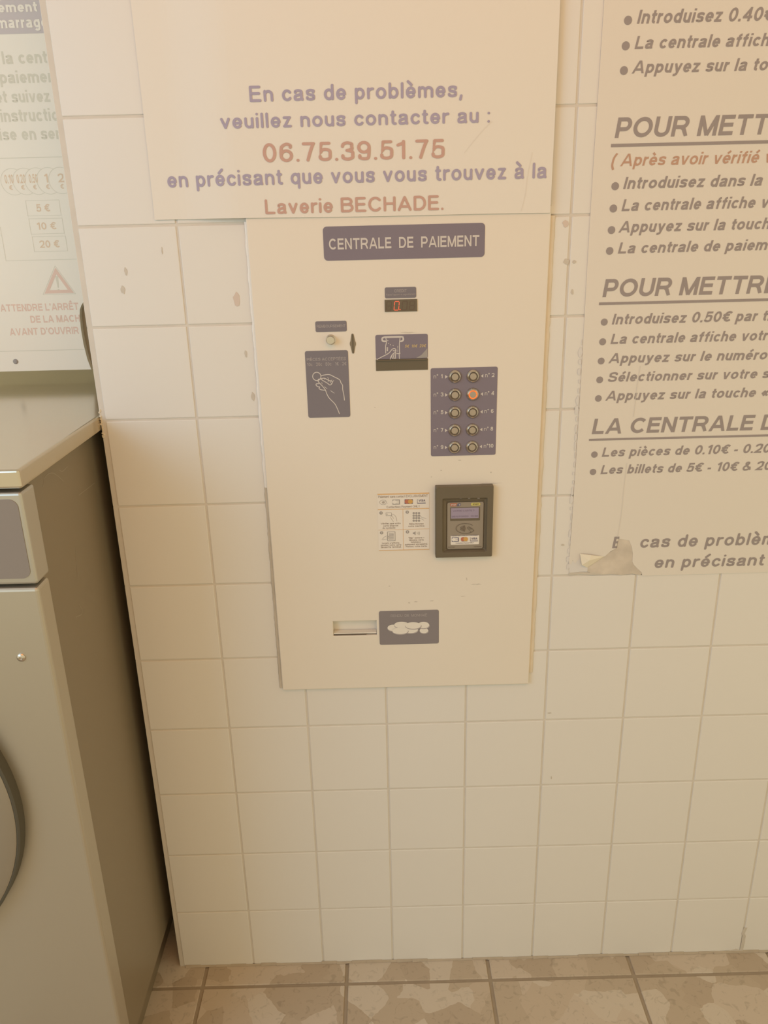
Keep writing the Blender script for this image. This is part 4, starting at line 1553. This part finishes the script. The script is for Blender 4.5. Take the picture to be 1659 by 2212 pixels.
lathe(bm, bx, bz, [(.0050, YN), (.0050, YN - .0012), (.0036, YN - .0025), (0, YN - .0028)], 20)
fix(bm)
obj('bolt', bm, M['st_grey'], brd)

# ------------------------------------------------------------------ washing machine
wm = thing('washing_machine', 'stainless steel front-loading washing machine standing left of the tiled wall', 'washing machine', (-.41, .1, 0))
YM = -.313
XM = -.0145
bm = bmesh.new()
box(bm, -.80, -.0105, YM - .003, .56, 1.2065, 1.2325, bev=.0035, seg=3)
obj('lid', bm, M['lid'], wm, smooth=False)
bm = bmesh.new()
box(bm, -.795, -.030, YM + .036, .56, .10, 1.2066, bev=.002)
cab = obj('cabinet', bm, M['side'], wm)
for ln in ([(164, 1183), (164, 1205), (167, 1228), (168, 1243)], [(171, 1306), (178, 1318), (175, 1328), (166, 1332), (164, 1338)], [(138, 1040), (115, 1022), (98, 1030), (93, 1052)], [(146, 1008), (135, 1018), (128, 1015)], [(205, 1043), (170, 1070)]):
    bm = bmesh.new()

    def onx(u, v, x=-.0298):
        d = ray(u, v)
        t = (x - CAM[0]) / d[0]
        p_ = CAM + d * t
        return p_[1], p_[2]
    P2 = spl([onx(*p_) for p_ in ln])
    for poly in ribbon(P2, .0008, False, True):
        vs = [bm.verts.new((-.0298, y, z)) for y, z in poly]
        bm.faces.new(vs)
    obj('scratch', bm, M['scratch'], cab)
# control fascia
bm = bmesh.new()
box(bm, -.80, XM, YM, YM + .042, 1.068, 1.2005, bev=.004, seg=3)
fa = obj('control_fascia', bm, M['fascia'], wm)
bm = bmesh.new()
prism(bm, rrect(-.70, -.0215, 1.0775, 1.1915, .012, 8), YM, YM - .0008)
obj('control_window', bm, M['window'], fa)
# front panel
bm = bmesh.new()
box(bm, -.80, XM - .001, YM, YM + .040, .12, 1.0625, bev=.005, seg=3)
fp_ = obj('front_panel', bm, M['steel'], wm)
bx, bz = on(46, 1420, YM)
bm = bmesh.new()
lathe(bm, bx, bz, [(.0062, YM), (.0062, YM - .0012), (.0050, YM - .0026), (.0022, YM - .0032), (.0020, YM - .0018), (0, YM - .0018)], 24)
fix(bm)
obj('screw', bm, M['chrome'], fp_)
bm = bmesh.new()
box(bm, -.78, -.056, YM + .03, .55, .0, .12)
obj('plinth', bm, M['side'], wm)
# door
dcx, dcz, dr = -.4106, .7035, .3104
door = bmesh.new()
lathe(door, dcx, dcz, [(dr, YM), (dr, YM - .019), (dr - .003, YM - .0205), (dr - .006, YM - .0195), (dr - .006, YM)], 96)
fix(door)
dro = obj('door', door, M['rubber'], wm)
door = bmesh.new()
lathe(door, dcx, dcz, [(dr - .005, YM), (dr - .005, YM - .0205), (dr - .008, YM - .0225), (dr - .045, YM - .029), (dr - .085, YM - .030), (dr - .095, YM - .024), (dr - .10, YM - .008), (dr - .10, YM)], 96)
fix(door)
obj('door_ring', door, M['door'], dro)
door = bmesh.new()
lathe(door, dcx, dcz, [(dr - .102, YM - .004), (dr - .11, YM - .010), (dr - .15, YM - .020), (0, YM - .034)], 64)
fix(door)
obj('door_glass', door, M['window'], dro)
door = bmesh.new()
box(door, dcx - dr + .01, dcx - dr + .06, YM - .055, YM - .012, dcz - .07, dcz + .07, bev=.008, seg=3)
obj('door_handle', door, M['black'], dro)
